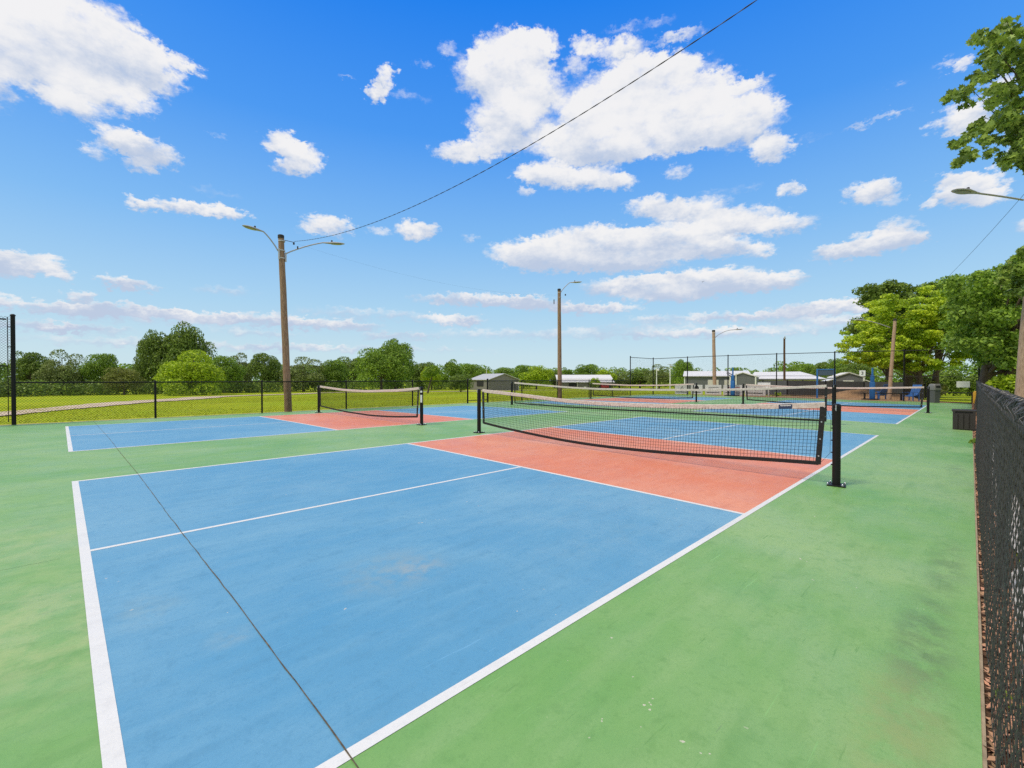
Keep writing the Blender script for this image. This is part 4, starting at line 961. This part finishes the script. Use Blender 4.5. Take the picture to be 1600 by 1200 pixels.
# dark tree behind, left part
pos = away(1388, 56); big_tree('shade_tree', pos, view_clumps(pos, spread([(1345, 470), (1368, 452), (1395, 440), (1415, 455), (1430, 470), (1425, 575), (1380, 570), (1348, 550), (1332, 520)], 44, 12, 20, 1), 1), 30000, .24, LF['dark'], 'dark green tree behind the left side of the yellow-green maple', 51, r0=.28, H=5)
pos = away(1462, 60); big_tree('shade_tree', pos, view_clumps(pos, spread([(1432, 450), (1448, 437), (1470, 436), (1492, 448), (1500, 520), (1430, 520)], 24, 12, 18, 2), 2), 18000, .24, LF['mid'], 'mid-green tree whose top pokes up behind the yellow-green maple', 52, r0=.3, H=6)
# the yellow-green maple in front
mp_pos = away(1437, 47)
it = spread([(1322, 560), (1330, 525), (1352, 495), (1385, 470), (1430, 456), (1480, 452), (1510, 480), (1530, 500), (1535, 540), (1515, 565), (1480, 575), (1440, 590), (1400, 585), (1362, 572)], 76, 9, 17, 3) + [(1545, 506, 8), (1560, 507, 6), (1530, 503, 10), (1528, 535, 9), (1325, 535, 8), (1327, 562, 8), (1322, 545, 9), (1334, 556, 10), (1347, 562, 9), (1325, 526, 8), (1340, 540, 12), (1352, 548, 12), (1345, 498, 8), (1472, 457, 10), (1500, 472, 8)]
big_tree('maple_tree', mp_pos, view_clumps(mp_pos, it, 3, flat=.42, depth_spread=1.0), 95000, .135, LF['maple'], 'yellow-green maple with layered sprays over the blue chairs', 53, r0=.24, H=5.2, fork=.3, flat=.55, limbs=26)
x, y = away(1420, 49); rt = thing('tree', (x, y, terr(x, y)), 0, 'thick brown trunk just left of the maple trunk, behind the right blue chair', 'tree')
MB().tube([(0, 0, -.2), (.02, .05, 1.2), (-.05, 0, 2.4), (-.3, .3, 4.6)], [.36, .28, .25, .14], 12).build('trunk', M['bark'], rt, True)
# dark tree right with the forked trunk
pos = away(1537, 30); it = spread([(1500, 450), (1520, 440), (1560, 428), (1600, 400), (1680, 380), (1700, 560), (1600, 575), (1560, 560), (1510, 560), (1485, 530)], 90, 13, 24, 4)
tb = big_tree('shade_tree', pos, view_clumps(pos, it, 4, flat=.7, depth_spread=1.6), 95000, .135, LF['mid'], 'dark spreading tree with a forked trunk behind the near fence at right', 54, r0=.26, H=4.6, fork=.2, limbs=20)
MB().tube([(0, 0, .3), (.25, -.55, 1.3), (.5, -1.3, 2.4)], [.16, .12, .07], 8).build('limb', M['bark'], tb, True)
pos = away(1590, 52); it = spread([(1530, 470), (1560, 450), (1700, 420), (1720, 600), (1540, 600)], 40, 16, 26, 5)
big_tree('shade_tree', pos, view_clumps(pos, it, 5, flat=.8, depth_spread=1.0), 26000, .26, LF['dark'], 'deep green tree filling the background at the right edge behind the leaning pole', 55, r0=.3, H=5)
# overhanging maple, trunk outside the picture
pos = (14.6, -3.5); rr = random.Random(12)
it = [(1478, 158, 7), (1490, 150, 9), (1505, 140, 10), (1520, 128, 11), (1535, 122, 11), (1500, 162, 8), (1522, 70, 9), (1535, 62, 10), (1548, 55, 11), (1560, 48, 10), (1572, 40, 9), (1545, 75, 9), (1560, 70, 12), (1575, 60, 12), (1590, 62, 14),
      (1545, 100, 14), (1560, 110, 16), (1580, 95, 18), (1600, 110, 22), (1550, 140, 14), (1570, 150, 18), (1590, 160, 20), (1545, 165, 11), (1560, 185, 14), (1580, 200, 18), (1600, 200, 20),
      (1535, 195, 9), (1525, 205, 10), (1512, 215, 10), (1500, 222, 9), (1490, 226, 7), (1505, 236, 9), (1498, 250, 8), (1495, 262, 7), (1515, 250, 7), (1535, 225, 10), (1550, 215, 12), (1570, 225, 13), (1590, 235, 14), (1565, 248, 9), (1562, 262, 7), (1582, 250, 10), (1600, 250, 13), (1545, 240, 7)]
it += spread([(1610, 60), (1700, -40), (1850, -20), (1900, 150), (1820, 280), (1700, 300), (1615, 260)], 60, 18, 34, 6)
big_tree('maple_tree', pos, view_clumps(pos, it, 6, flat=.75, depth_spread=.5), 38000, .10, LF['near'], 'overhanging maple branches with sharp leaves at the upper right edge', 56, r0=.26, shape=MAPLE, H=10.5, fork=.6, limbs=34, shell=.1, lr=.09, lo=.8, zmin=6.6)
# treetop of a nearer tree poking in at right
pos = (20.5, -4.6); it = [(1580, 420, 10), (1592, 408, 10), (1600, 425, 14), (1570, 435, 9), (1585, 440, 12), (1610, 400, 14), (1625, 430, 18), (1615, 460, 16), (1590, 460, 10)]
big_tree('shade_tree', pos, view_clumps(pos, it, 7, flat=.7, depth_spread=.5), 5000, .12, LF['near'], 'small leafy treetop touching the right edge above the leaning pole', 57, r0=.1, shape=MAPLE, H=3.4, fork=.4, limbs=10, shell=.2)
# shrubs
def shrub(px, D, top, half, m, label, n=3500, leaf=.14, seed=1, name='shrub'):
    x, y = away(px, D); z0 = terr(x, y); h = ztop(top, x, y) - z0; w = half * dep(x, y) / FPX; root = thing(name, (x, y, z0), 0, label, 'shrub', 'shrubs beyond the right fences'); rr_ = random.Random(seed)
    C_ = [(rr_.uniform(-.7, .7) * w, rr_.uniform(-.7, .7) * w, rr_.uniform(.25, .75) * h, w * .45, w * .45, h * .3) for _ in range(12)]
    leaf_mesh('foliage', C_, n, leaf, m, root, seed); MB().tube([(0, 0, -.1), (.05, 0, h * .6)], [.05, .02], 6).build('stem', M['bark'], root); return root
shrub(1578, 26, 588, 26, LF['light'], 'bright green shrub behind the near fence rail, left of the leaning pole', seed=5, n=4500, leaf=.12)
shrub(1630, 24, 570, 30, LF['light'], 'bright green shrub right of the leaning pole', seed=6)
shrub(1495, 84, 597, 22, LF['light'], 'pale green hedge shrub behind the white sign', seed=7)
shrub(1478, 76, 580, 22, LF['dark'], 'dark shrub behind the trash can', seed=8, n=5000, leaf=.2)
shrub(1515, 78, 585, 18, LF['dark'], 'dark shrub right of the white sign', seed=9, n=4000, leaf=.2)
shrub(1375, 56, 594, 16, LF['light'], 'low yellow-green shrub behind the dark windscreen by the number sign', seed=10, n=2500)
shrub(1445, 60, 590, 26, LF['olive'], 'olive shrub between the maple trunk and the trash can', seed=11, n=4000, leaf=.2)
shrub(1216, 40, 613, 4, LF['light'], 'tiny green weed clump at the back fence near the dark utility pole', seed=12, n=600, leaf=.06)
# weeds growing at the slab edge
for i, (x, lab, s) in enumerate(((13.4, 'yellow-green weed at the slab edge in front of the storage box', 1.0), (2.7, 'small green weed under the near fence at the bottom right', .4))):
    root = thing('weed', (x, -1.57 if s == 1 else -1.64, terr(x, -1.57)), 0, lab, 'weed'); leaf_mesh('foliage', [(0, 0, .06 * s, .10 * s, .10 * s, .08 * s), (.08 * s, .05, .03, .1 * s, .06 * s, .04 * s)], 90, .045 * s, M['weed'], root, 60 + i)

# ------------------------------------------------------------------ buildings
def frame_at(px, D, theta):
    """local frame for a building: x to the right across the view, y away from the camera, turned by theta"""
    x, y = away(px, D); a, _ = azel(px, 592); rt = thing; return x, y, a - math.pi / 2 + theta
def gable(root, w, l, eave, ridge, wallm, roofm, x0=0, y0=0, over=.25, name_wall='wall', name_roof='roof', axis_='y', trim=None):
    """box with a gable roof; ridge along local y (or x)"""
    b = MB()
    if axis_ == 'y':
        P = lambda x, y, z: (x0 + x, y0 + y, z)
        W_, L_ = w, l
    else:
        P = lambda x, y, z: (x0 + y, y0 + x, z)
        W_, L_ = l, w
    for yy in (0, L_): b.poly([P(0, yy, -.6), P(W_, yy, -.6), P(W_, yy, eave), P(W_ / 2, yy, ridge), P(0, yy, eave)])
    b.quad(P(0, 0, -.6), P(0, L_, -.6), P(0, L_, eave), P(0, 0, eave)); b.quad(P(W_, 0, -.6), P(W_, L_, -.6), P(W_, L_, eave), P(W_, 0, eave))
    b.build(name_wall, wallm, root)
    b = MB(); s = (ridge - eave) / (W_ / 2); t = .10
    for sg in (-1, 1):
        xe = W_ / 2 + sg * (W_ / 2 + over); ze = eave - s * over + .03; zr = ridge + .03
        q = [P(W_ / 2, -over, zr), P(xe, -over, ze), P(xe, L_ + over, ze), P(W_ / 2, L_ + over, zr)]; q2 = [(a[0], a[1], a[2] + t) for a in q]
        b.quad(*q); b.quad(*q2)
        for i in range(4): b.quad(q[i], q[(i + 1) % 4], q2[(i + 1) % 4], q2[i])
    r_ = b.build(name_roof, roofm, root)
    # standing seams
    b = MB(); n_ = max(2, int(L_ / 1.2))
    for i in range(n_ + 1):
        yy = -over + (L_ + 2 * over) * i / n_
        for sg in (-1, 1):
            xe = W_ / 2 + sg * (W_ / 2 + over); ze = eave - s * over + .03 + t; b.tube([P(W_ / 2, yy, ridge + .03 + t), P(xe, yy, ze)], .02, 4, False)
    b.build('seams', roofm, r_)
    if trim:
        for xx in (0, W_):
            c = P(xx, -.02, (eave - .6) / 2); MB().box(c, (.16, .16, eave + .6)).build('corner_trim', trim, root)
    return root
def local(root, x, y, z): return (x, y, z)
# 1 grey shed
x, y, a = frame_at(764, 86, R(30)); rt = thing('shed', (x, y, terr(x, y)), a, 'taupe metal shed with pale gable roof, left of centre across the meadow', 'shed')
gable(rt, 6.7, 7.8, 1.95, 3.05, M['taupe_wall'], M['grey_roof'], trim=None)
MB().box((6.72, -.03, .9), (.14, .1, 2.1)).build('downpipe', M['white'], rt)
MB().box((-.04, 3.4, 1.2), (.06, 2.6, 1.0)).build('side_opening', M['open'], rt)
MB().tube([(2.6, 5.5, 2.6), (2.6, 5.5, 4.4)], .04, 6).build('vent_pipe', M['white'], rt)
# 2 long barn with white roof
x, y, a = frame_at(872, 112, R(4)); rt = thing('barn', (x, y, terr(x, y)), a, 'long grey barn with a two-step white roof behind the slim middle lamp pole', 'barn')
gable(rt, 13.5, 6.5, 2.35, 3.3, M['taupe_wall'], M['white_roof'], axis_='x', y0=2.6)
b = MB(); b.quad((-.2, 2.55, 2.2), (13.6, 2.55, 2.2), (13.8, -.2, 1.5), (-.2, -.2, 1.5)); b.quad((-.2, 2.55, 2.3), (-.2, -.2, 1.6), (13.8, -.2, 1.6), (13.6, 2.55, 2.3)); b.quad((-.2, -.2, 1.5), (13.8, -.2, 1.5), (13.8, -.2, 1.6), (-.2, -.2, 1.6))
b.build('lean_to_roof', M['white_roof'], rt)
MB().box((3.9, 1.2, .4), (7.8, 2.2, 2.0)).build('front_wall', M['taupe_wall'], rt)
MB().box((3.6, .09, .6), (1.9, .06, 1.5)).build('doorway', M['open'], rt); MB().box((4.7, .07, .7), (.12, .06, 1.6)).build('door_frame', M['white'], rt)
MB().box((6.6, .07, .2), (.6, .08, .6)).build('propane_box', M['white'], rt)
for xx in (9.5, 11.4, 13.3): MB().tube([(xx, .1, -.3), (xx, .1, 1.5)], .07, 6).build('porch_post', M['white'], rt)
x, y, a = frame_at(945, 112, R(4)); rt = thing('parked_car', (x, y, terr(x, y)), a, 'small red car parked under the right end of the white-roofed barn', 'car')
MB().box((0, 0, .5), (1.7, 3.8, .55), bev=.1).box((0, .3, .95), (1.4, 2.0, .45), bev=.12).build('body', M['redpaint'], rt, True)
MB().box((0, -.75, .98), (1.25, .1, .32)).build('windscreen', M['glass'], rt)
for sx in (-.75, .75):
    for sy in (-1.2, 1.2): MB().tube([(sx - .1, sy, .3), (sx + .1, sy, .3)], .3, 12).build('wheel', M['dark'], rt, True)
# 3 large dark metal building
x, y, a = frame_at(1070, 76, R(-2)); rt = thing('metal_building', (x, y, terr(x, y)), a, 'long dark grey metal building with white roof and two cream doors', 'building')
gable(rt, 9.0, 9.5, 2.3, 3.1, M['grey_wall'], M['white_roof'], axis_='x', trim=M['white'])
for xx, ww in ((4.05, 1.5), (6.55, 1.9)): MB().box((xx, -.04, .75), (ww, .08, 2.1)).build('garage_door', M['cream_door'], rt)
MB().tube([(4.1, 2.6, 2.6), (4.1, 2.6, 3.15)], .16, 10).build('roof_vent', M['galv'], rt)
# 4 gabled annex
x, y, a = frame_at(1141, 72, R(-6)); rt = thing('metal_building', (x, y, terr(x, y)), a, 'dark grey gable-fronted building with a white corner behind the left blue padded stand', 'building')
gable(rt, 3.2, 7, 2.15, 2.7, M['grey_wall'], M['white_roof'], over=.12, trim=M['white'])
MB().box((.75, -.06, 1.2), (.14, .1, 3.0)).build('trim_board', M['white'], rt)
# 5 white hip roofed hall
x, y, a = frame_at(1176, 80, R(-8)); rt = thing('white_hall', (x, y, terr(x, y)), a, 'low pale hall with a broad white hip roof right of the gabled grey building', 'building')
w, l, e, r0_ = 9.2, 8.0, 2.0, 3.15
MB().box((w / 2, l / 2, .7), (w, l, 2.8)).build('wall', M['cream_door'], rt)
b = MB(); o_ = .3; A1, A2, A3, A4 = (-o_, -o_, e), (w + o_, -o_, e), (w + o_, l + o_, e), (-o_, l + o_, e); R1, R2 = (-o_, l / 2, r0_), (w - 3.2, l / 2, r0_)
b.quad(A1, A2, R2, R1); b.poly([A2, A3, R2]); b.quad(A3, A4, R1, R2); b.poly([A4, A1, R1]); b.quad(A1, A4, A3, A2); b.build('roof', M['white_roof'], rt)
MB().box((w / 2, -o_ - .02, e - .06), (w + .6, .05, .16)).build('fascia', M['grey_wall'], rt)
for xx in (1.5, 4.3, 6.6, 8.6): MB().box((xx, -.03, 1.1), (.18, .06, 1.9)).build('door_frame', M['grey_wall'], rt)
# 6 slate house
x, y, a = frame_at(1304, 62, R(6)); rt = thing('house', (x, y, terr(x, y)), a, 'slate grey house with white trim between the blue goal and the number sign', 'house')
gable(rt, 2.6, 6, 1.85, 2.35, M['house_wall'], M['white_roof'], over=.12, trim=M['white'])
MB().box((1.25, -.05, 1.15), (.95, .08, .85)).build('window', M['white'], rt)
b = MB(); b.poly([(-1.9, .1, -.5), (0, .1, -.5), (0, .1, 1.65), (-1.9, .1, 1.0)]); b.poly([(-1.9, 5, -.5), (0, 5, -.5), (0, 5, 1.65), (-1.9, 5, 1.0)]); b.quad((-1.9, .1, -.5), (-1.9, 5, -.5), (-1.9, 5, 1.0), (-1.9, .1, 1.0)); b.build('left_wing', M['house_wall'], rt)
b = MB(); q = [(-2.1, -.05, .95), (0, -.05, 1.68), (0, 5, 1.68), (-2.1, 5, .95)]; b.quad(*q); b.quad(*[(p[0], p[1], p[2] + .1) for p in q]); b.quad(q[0], q[1], (0, -.05, 1.78), (-2.1, -.05, 1.05)); b.build('left_roof', M['white_roof'], rt)
b = MB(); b.poly([(2.6, .1, -.5), (4.3, .1, -.5), (4.3, .1, .95), (2.6, .1, 1.55)]); b.quad((4.3, .1, -.5), (4.3, 5, -.5), (4.3, 5, .95), (4.3, .1, .95)); b.build('right_wing', M['house_wall'], rt)
b = MB(); q = [(2.6, -.05, 1.6), (4.5, -.05, .93), (4.5, 5, .93), (2.6, 5, 1.6)]; b.quad(*q); b.quad(*[(p[0], p[1], p[2] + .1) for p in q]); b.quad(q[0], q[1], (4.5, -.05, 1.03), (2.6, -.05, 1.7)); b.build('right_roof', M['white_roof'], rt)
MB().box((-1.35, .05, .75), (.4, .06, .7)).build('window', M['white'], rt); MB().box((-.55, .05, .5), (.6, .05, .3)).build('vent', M['open'], rt); MB().box((3.1, .05, .7), (.35, .06, .6)).build('window', M['white'], rt)
MB().box((4.28, .02, .2), (.1, .08, 1.5)).build('corner_trim', M['white'], rt)
# dark curved windscreen fence
rt = thing('windscreen_fence', (0, 0, 0), 0, 'long low charcoal windscreen curving round the dirt field behind the back fence', 'fence')
pts = [away(1225, 66), away(1200, 60), away(1187, 54), away(1192, 49.5), away(1230, 48), away(1290, 50), away(1350, 52), away(1420, 53), (away(1446, 54))]
b = MB(); pv = None
for i in range(len(pts) - 1):
    for k in range(5):
        t = k / 5; x = pts[i][0] * (1 - t) + pts[i + 1][0] * t; y = pts[i][1] * (1 - t) + pts[i + 1][1] * t; z = terr(x, y)
        if pv: b.quad((pv[0], pv[1], pv[2] - .1), (x, y, z - .1), (x, y, z + 1.35), (pv[0], pv[1], pv[2] + 1.35)); b.quad((pv[0] + .05, pv[1] + .05, pv[2] - .1), (pv[0] + .05, pv[1] + .05, pv[2] + 1.35), (x + .05, y + .05, z + 1.35), (x + .05, y + .05, z - .1))
        pv = (x, y, z)
b.build('screen', M['screen'], rt)
for i, p in enumerate(pts): MB().tube([(p[0], p[1], terr(*p) - .2), (p[0], p[1], terr(*p) + 1.42)], .04, 6).build('post', M['black'], rt)
# dirt mounds
def mound(px, D, w, h, label, seed):
    x, y = away(px, D); rt = thing('dirt_mound', (x, y, terr(x, y)), 0, label, 'dirt mound'); rr_ = random.Random(seed); b = MB(); n_ = 26; rings = 7
    for k in range(rings + 1):
        t = k / rings
        for j in range(n_):
            a_ = 2 * math.pi * j / n_; q = w * (1 - t) * (1 + .12 * math.sin(3 * a_ + seed)); b.v.append((q * math.cos(a_), q * math.sin(a_), -.1 + (h + .1) * math.sin(t * math.pi / 2) * (1 + rr_.uniform(-.05, .05))))
    for k in range(rings):
        for j in range(n_): b.f.append((k * n_ + j, k * n_ + (j + 1) % n_, (k + 1) * n_ + (j + 1) % n_, (k + 1) * n_ + j))
    b.build('soil', M['dirt'], rt, True)
mound(1340, 44, 2.6, .62, 'orange-brown dirt mound left of the right blue padded stand', 1)
mound(1385, 45, 2.2, .5, 'orange-brown dirt mound behind the left blue chair', 2)

# ------------------------------------------------------------------ things at the back of the courts
def padded_stand(x, y, h, label):
    z0 = gz(y); rt = thing('padded_stand', (x, y, z0), 0, label, 'sports stand', 'blue padded stands behind the courts')
    MB().box((0, 0, .55), (.24, .27, 1.1), bev=.04).box((0, 0, 1.25), (.17, .2, .5), bev=.04).build('pad', M['bluepad'], rt, True)
    MB().tube([(0, 0, 1.4), (0, 0, h)], .05, 10).build('upright', M['bluesteel'], rt, True)
    MB().tube([(0, 0, 1.5), (.35, .55, 1.75)], .03, 6).tube([(0, 0, 1.35), (.35, .55, 1.62)], .03, 6).build('arm', M['black'], rt, True)
    MB().box((.1, .1, .03), (.7, .8, .06)).build('base', M['black'], rt)
padded_stand(34.35, 10.6, 2.05, 'blue padded stand right of the curved-arm lamp pole')
padded_stand(35.2, 2.75, 1.95, 'blue padded stand beside the white number sign')
# blue framed goal
rt = thing('framed_goal', (35.1, 5.12, gz(5.1)), R(90), 'blue steel frame with a dark panel at its top, left of the slate house', 'goal frame')
for s in (-.47, .47): MB().box((s, 0, .93), (.09, .09, 1.96)).build('post', M['bluesteel'], rt)
MB().box((0, 0, 1.87), (.85, .085, .06)).build('crossbar', M['bluesteel'], rt); MB().box((0, .0, 1.66), (.85, .03, .34)).build('panel', M['smoke'], rt)
# number sign on the fence
rt = thing('number_sign', (34.72, 3.18, gz(3.2) + 1.62), R(-90), 'white square sign reading 3 on the tall back fence', 'sign')
MB().box((0, 0, 0), (.30, .012, .34), bev=.004).build('panel', M['white'], rt)
def text(body, size, parent, loc, rot, m, ext=.002, name='lettering'):
    cu = bpy.data.curves.new(name, 'FONT'); cu.body = body; cu.size = size; cu.align_x = 'CENTER'; cu.align_y = 'CENTER'; cu.extrude = ext; cu.offset = .006
    o = bpy.data.objects.new(name, cu); col.objects.link(o); dg = bpy.context.evaluated_depsgraph_get(); me_ = bpy.data.meshes.new_from_object(o.evaluated_get(dg)); bpy.data.objects.remove(o)
    o = bpy.data.objects.new(name, me_); me_.materials.clear(); me_.materials.append(m); link(o, parent); o.location = loc; o.rotation_euler = rot; return o
text('3', .26, rt, (0, -.010, -.005), (R(90), 0, 0), M['ink'])
# small white sign right
x, y = atx = (31.0, -1.2)
rt = thing('wall_sign', (34.72, -1.2, .93), R(-84), 'blank white rectangular sign left of the tall right corner post', 'sign')
MB().box((0, 0, 0), (.52, .02, .33), bev=.004).build('panel', M['white'], rt)
# banners on the back fence
for i, (ya, yb, lab) in enumerate(((15.2, 14.1, 'white banner with a sketched black mark, leftmost on the back fence'), (13.9, 13.0, 'white banner with a large dark disc beside the tall fence post'), (12.8, 11.6, 'white banner with small dark writing just in front of the curved-arm lamp pole'), (11.45, 10.1, 'white banner with red lines of writing behind the left blue padded stand'), (9.95, 8.6, 'white banner with a black triangle right of the left blue padded stand'))):
    yc = (ya + yb) / 2; w = ya - yb; rt = thing('banner', (34.88, yc, gz(yc) + .42), R(-90), lab, 'banner', 'sponsor banners on the back fence'); rr_ = random.Random(i + 3)
    MB().box((0, 0, 0), (w, .01, .74)).build('sheet', M['banner'], rt)
    b = MB()
    if i == 1: b.poly([(.18 * math.cos(t), -.008, .12 + .2 * math.sin(t)) for t in np.linspace(0, 2 * math.pi, 20)[:-1]])
    elif i == 4: b.poly([(-.1, -.008, .02), (.1, -.008, .02), (0, -.008, .28)])
    elif i == 0: b.box((.0, -.008, .15), (.04, .004, .26), ry=R(40)).box((.08, -.010, .15), (.03, .004, .2), ry=R(-35))
    else:
        for k in range(3): b.box((rr_.uniform(-.1, .1), -.008, .18 - k * .12), (rr_.uniform(.4, .7) * w, .004, .035))
    b.build('print', M['redpaint'] if i == 3 else M['ink'], rt)
    b = MB()
    b.box((-.02 * w, -.008, -.2), (.78 * w, .004, .05)).box((-.02 * w, -.008, -.2), (.04, .005, .09))
    b.build('small_print', M['ink'], rt)
# white frame bench
rt = thing('white_bench', (35.3, 8.85, gz(8.8)), R(-80), 'small white frame bench at the back fence right of the banners', 'bench')
for sx in (-.32, .32):
    for sy in (-.2, .2): MB().box((sx, sy, .25), (.06, .06, .5)).build('leg', M['white'], rt)
MB().box((0, 0, .52), (.8, .5, .05)).build('seat', M['white'], rt); MB().box((0, .22, .8), (.8, .05, .35)).build('backrest', M['white'], rt)
# blue lounge chairs
def chair(x, y, rz, label):
    rt = thing('lounge_chair', (x, y, terr(x, y) + .04), rz, label, 'chair', 'blue slatted chairs under the maple'); rt.scale = (.78, .85, .9)
    for k in range(6):
        MB().box((-.28 + k * .112, .42, .68), (.095, .025, .95), rx=R(-28)).build('back_slat', M['bluechair'], rt)
    MB().box((0, 0, .34), (.62, .62, .03), rx=R(9)).build('seat', M['bluechair'], rt)
    for s in (-.36, .36):
        MB().box((s, .02, .56), (.10, .78, .025)).build('armrest', M['bluechair'], rt)
        MB().box((s, -.3, .28), (.04, .09, .56)).build('leg', M['bluechair'], rt); MB().box((s, .28, .26), (.04, .09, .54)).build('leg', M['bluechair'], rt)
chair(38.0, 1.15, R(-120), 'blue slatted lounge chair leaning back, right one under the maple')
chair(39.3, 2.9, R(150), 'blue slatted lounge chair left of the tan lamp pole')
# black bench rails
rt = thing('park_bench', (36.5, 2.4, terr(36.5, 2.4) + .02), R(-75), 'low black steel bench in front of the left blue chair', 'bench')
MB().box((0, 0, .42), (2.2, .32, .04)).build('seat', M['black'], rt)
for sx in (-.9, .9): MB().box((sx, 0, .2), (.06, .3, .42)).build('leg', M['black'], rt)
# trash can
rt = thing('trash_can', (34.35, -.08, gz(0)), R(45), 'tall grey trash can with a hooded light grey lid by the back fence', 'trash can')
b = MB(); i0 = 0
for z, s in ((0, .165), (.7, .19)):
    for j in range(24):
        a_ = 2 * math.pi * (j + .5) / 24; k_ = 1 / max(abs(math.cos(a_)), abs(math.sin(a_))); k_ = min(k_, 1.28); b.v.append((s * k_ * math.cos(a_), s * k_ * math.sin(a_), z))
for j in range(24): b.f.append((j, (j + 1) % 24, 24 + (j + 1) % 24, 24 + j))
b.f.append(tuple(reversed(range(24)))); b.build('body', M['grey_plastic'], rt)
b = MB()
for z, s in ((.70, .215), (.78, .225), (.93, .205), (1.02, .18), (1.05, .15)):
    for j in range(24):
        a_ = 2 * math.pi * (j + .5) / 24; k_ = 1 / max(abs(math.cos(a_)), abs(math.sin(a_))); k_ = min(k_, 1.25); b.v.append((s * k_ * math.cos(a_), s * k_ * math.sin(a_), z))
for k in range(4):
    for j in range(24): b.f.append((k * 24 + j, k * 24 + (j + 1) % 24, (k + 1) * 24 + (j + 1) % 24, (k + 1) * 24 + j))
b.f.append(tuple(96 + j for j in range(24))); lid = b.build('lid', M['grey_lid'], rt, True)
MB().box((-.21, 0, .89), (.03, .23, .12)).build('opening', M['open'], lid); MB().box((0, -.21, .89), (.23, .03, .12)).build('opening', M['open'], lid)
# storage box by the right fence
rt = thing('storage_box', (16.96, -1.37, gz(-1.37)), R(1), 'dark brown slatted storage box against the right fence', 'storage box')
bw, bd, bh = .42, .5, .49
MB().box((0, 0, bh / 2), (bd, bw, bh), bev=.006).build('body', M['brownbox'], rt)
for k in range(4): MB().box((-bd / 2 - .012, -bw / 2 + bw * (k + .5) / 4, bh * .47), (.024, bw / 4 - .03, bh * .84)).build('plank', M['brownbox'], rt)
MB().box((0, 0, bh + .012), (bd + .05, bw + .05, .045), bev=.01).build('lid', M['brownbox'], rt)
for s in (-1, 1): MB().box((-bd / 2 - .012, s * (bw / 2 - .02), bh / 2), (.03, .05, bh)).build('corner_post', M['brownbox'], rt)
# low gate beyond the back right corner
rt = thing('low_gate', (0, 0, 0), 0, 'low black chain link gate between the trash can and the yellow bollard', 'gate')
gx = 36.6; ga, gb = .0, -1.55; V_, F_ = chainlink((gx, ga), (gx, gb), terr(gx, -.7) + .05, terr(gx, -.7) + .62, .045, .003, 3); np_mesh('wire_mesh', V_, F_, M['vinyl'], rt)
for yy in (ga, ga - .1, gb): MB().tube([(gx, yy, terr(gx, yy) - .1), (gx, yy, terr(gx, yy) + .68)], .03, 8).build('post', M['black'], rt, True)
MB().tube([(gx, ga - .1, terr(gx, ga) + .62), (gx, gb, terr(gx, gb) + .62)], .02, 8).tube([(gx, ga - .1, terr(gx, ga) + .06), (gx, gb, terr(gx, gb) + .06)], .02, 8).build('rail', M['black'], rt, True)
rt = thing('bollard', (37.0, -1.68, terr(37, -1.6)), 0, 'yellow bollard post at the right end of the low gate', 'bollard')
MB().lathe([(.1, -.1), (.1, .62), (.08, .7), (.03, .73)], n=14).build('post', M['yellow'], rt, True)
# dark bin and barrel behind the near fence
rt = thing('wheeled_bin', (8.1, -2.02, terr(8.1, -2.0)), R(3), 'dark grey wheeled bin lid showing behind the near fence rail at the right edge', 'bin')
MB().box((0, 0, .48), (.5, .42, .96), bev=.03).build('body', M['darkgrey'], rt, True); MB().box((0, 0, 1.0), (.62, .5, .07), bev=.03).box((-.05, 0, 1.05), (.42, .36, .05), bev=.02).build('lid', M['darkgrey'], rt, True)
rt = thing('barrel', (15.3, -1.98, terr(15.3, -2)), 0, 'dark ribbed barrel top showing behind the near fence rail below the forked tree', 'barrel')
MB().lathe([(.2, 0), (.21, .3), (.2, .32), (.21, .6), (.2, .62), (.21, .93), (.225, .95), (.225, 1.0), (.18, 1.01)], n=20).build('body', M['darkgrey'], rt, True)
# dark utility pole and thin pale poles far back
x, y = away(1226, 62); rt = thing('utility_pole', (x, y, terr(x, y)), 0, 'dark brown utility pole with a small insulator on top, right of centre', 'utility pole')
wood_pole(rt, (0, 0, -.5), (-.05, .05, ztop(528, x, y) - terr(x, y)), .13, .10, M['darkwood']); MB().box((0, 0, ztop(529, x, y) - terr(x, y)), (.5, .1, .1)).lathe([(.05, 0), (.08, .1), (.04, .2)], (0, 0, ztop(528, x, y) - terr(x, y)), 8).build('insulator', M['galv'], rt)
for px, top, lab in ((1026, 575, 'thin pale pole with a round lamp, left of the pair behind the tall fence'), (1047, 569, 'thin pale pole with a crossbar and lamp, right of the pair behind the tall fence')):
    x, y = away(px, 92); rt = thing('light_pole', (x, y, terr(x, y)), 0, lab, 'light pole', 'thin pale poles'); h = ztop(top, x, y) - terr(x, y)
    MB().tube([(0, 0, -.2), (0, 0, h)], [.11, .08], 8).build('pole', M['white'], rt, True); MB().lathe([(.05, -.1), (.2, 0), (.2, .15), (.05, .25)], (.1, -.25, h - .5), 10).build('lamp', M['white'], rt, True)
    if px > 1040: MB().box((0, 0, h - .05), (.9, .9, .06), rz=R(45)).build('crossbar', M['galv'], rt)
# bird far off against the clouds
x, y = away(1097, 60); rt = thing('bird', (x, y, ztop(441, x, y)), 0, 'tiny dark bird flying below the long flat cloud', 'bird')
MB().quad((0, 0, 0), (.05, .12, .05), (-.05, .32, .1), (-.08, .1, .03)).quad((0, 0, 0), (-.08, -.1, .03), (-.05, -.32, .1), (.05, -.12, .05)).build('wings', M['ink'], rt)
MB().tube([(-.14, 0, 0), (-.03, 0, .01), (.1, 0, 0)], [.01, .04, .015], 8).build('body', M['ink'], rt, True)
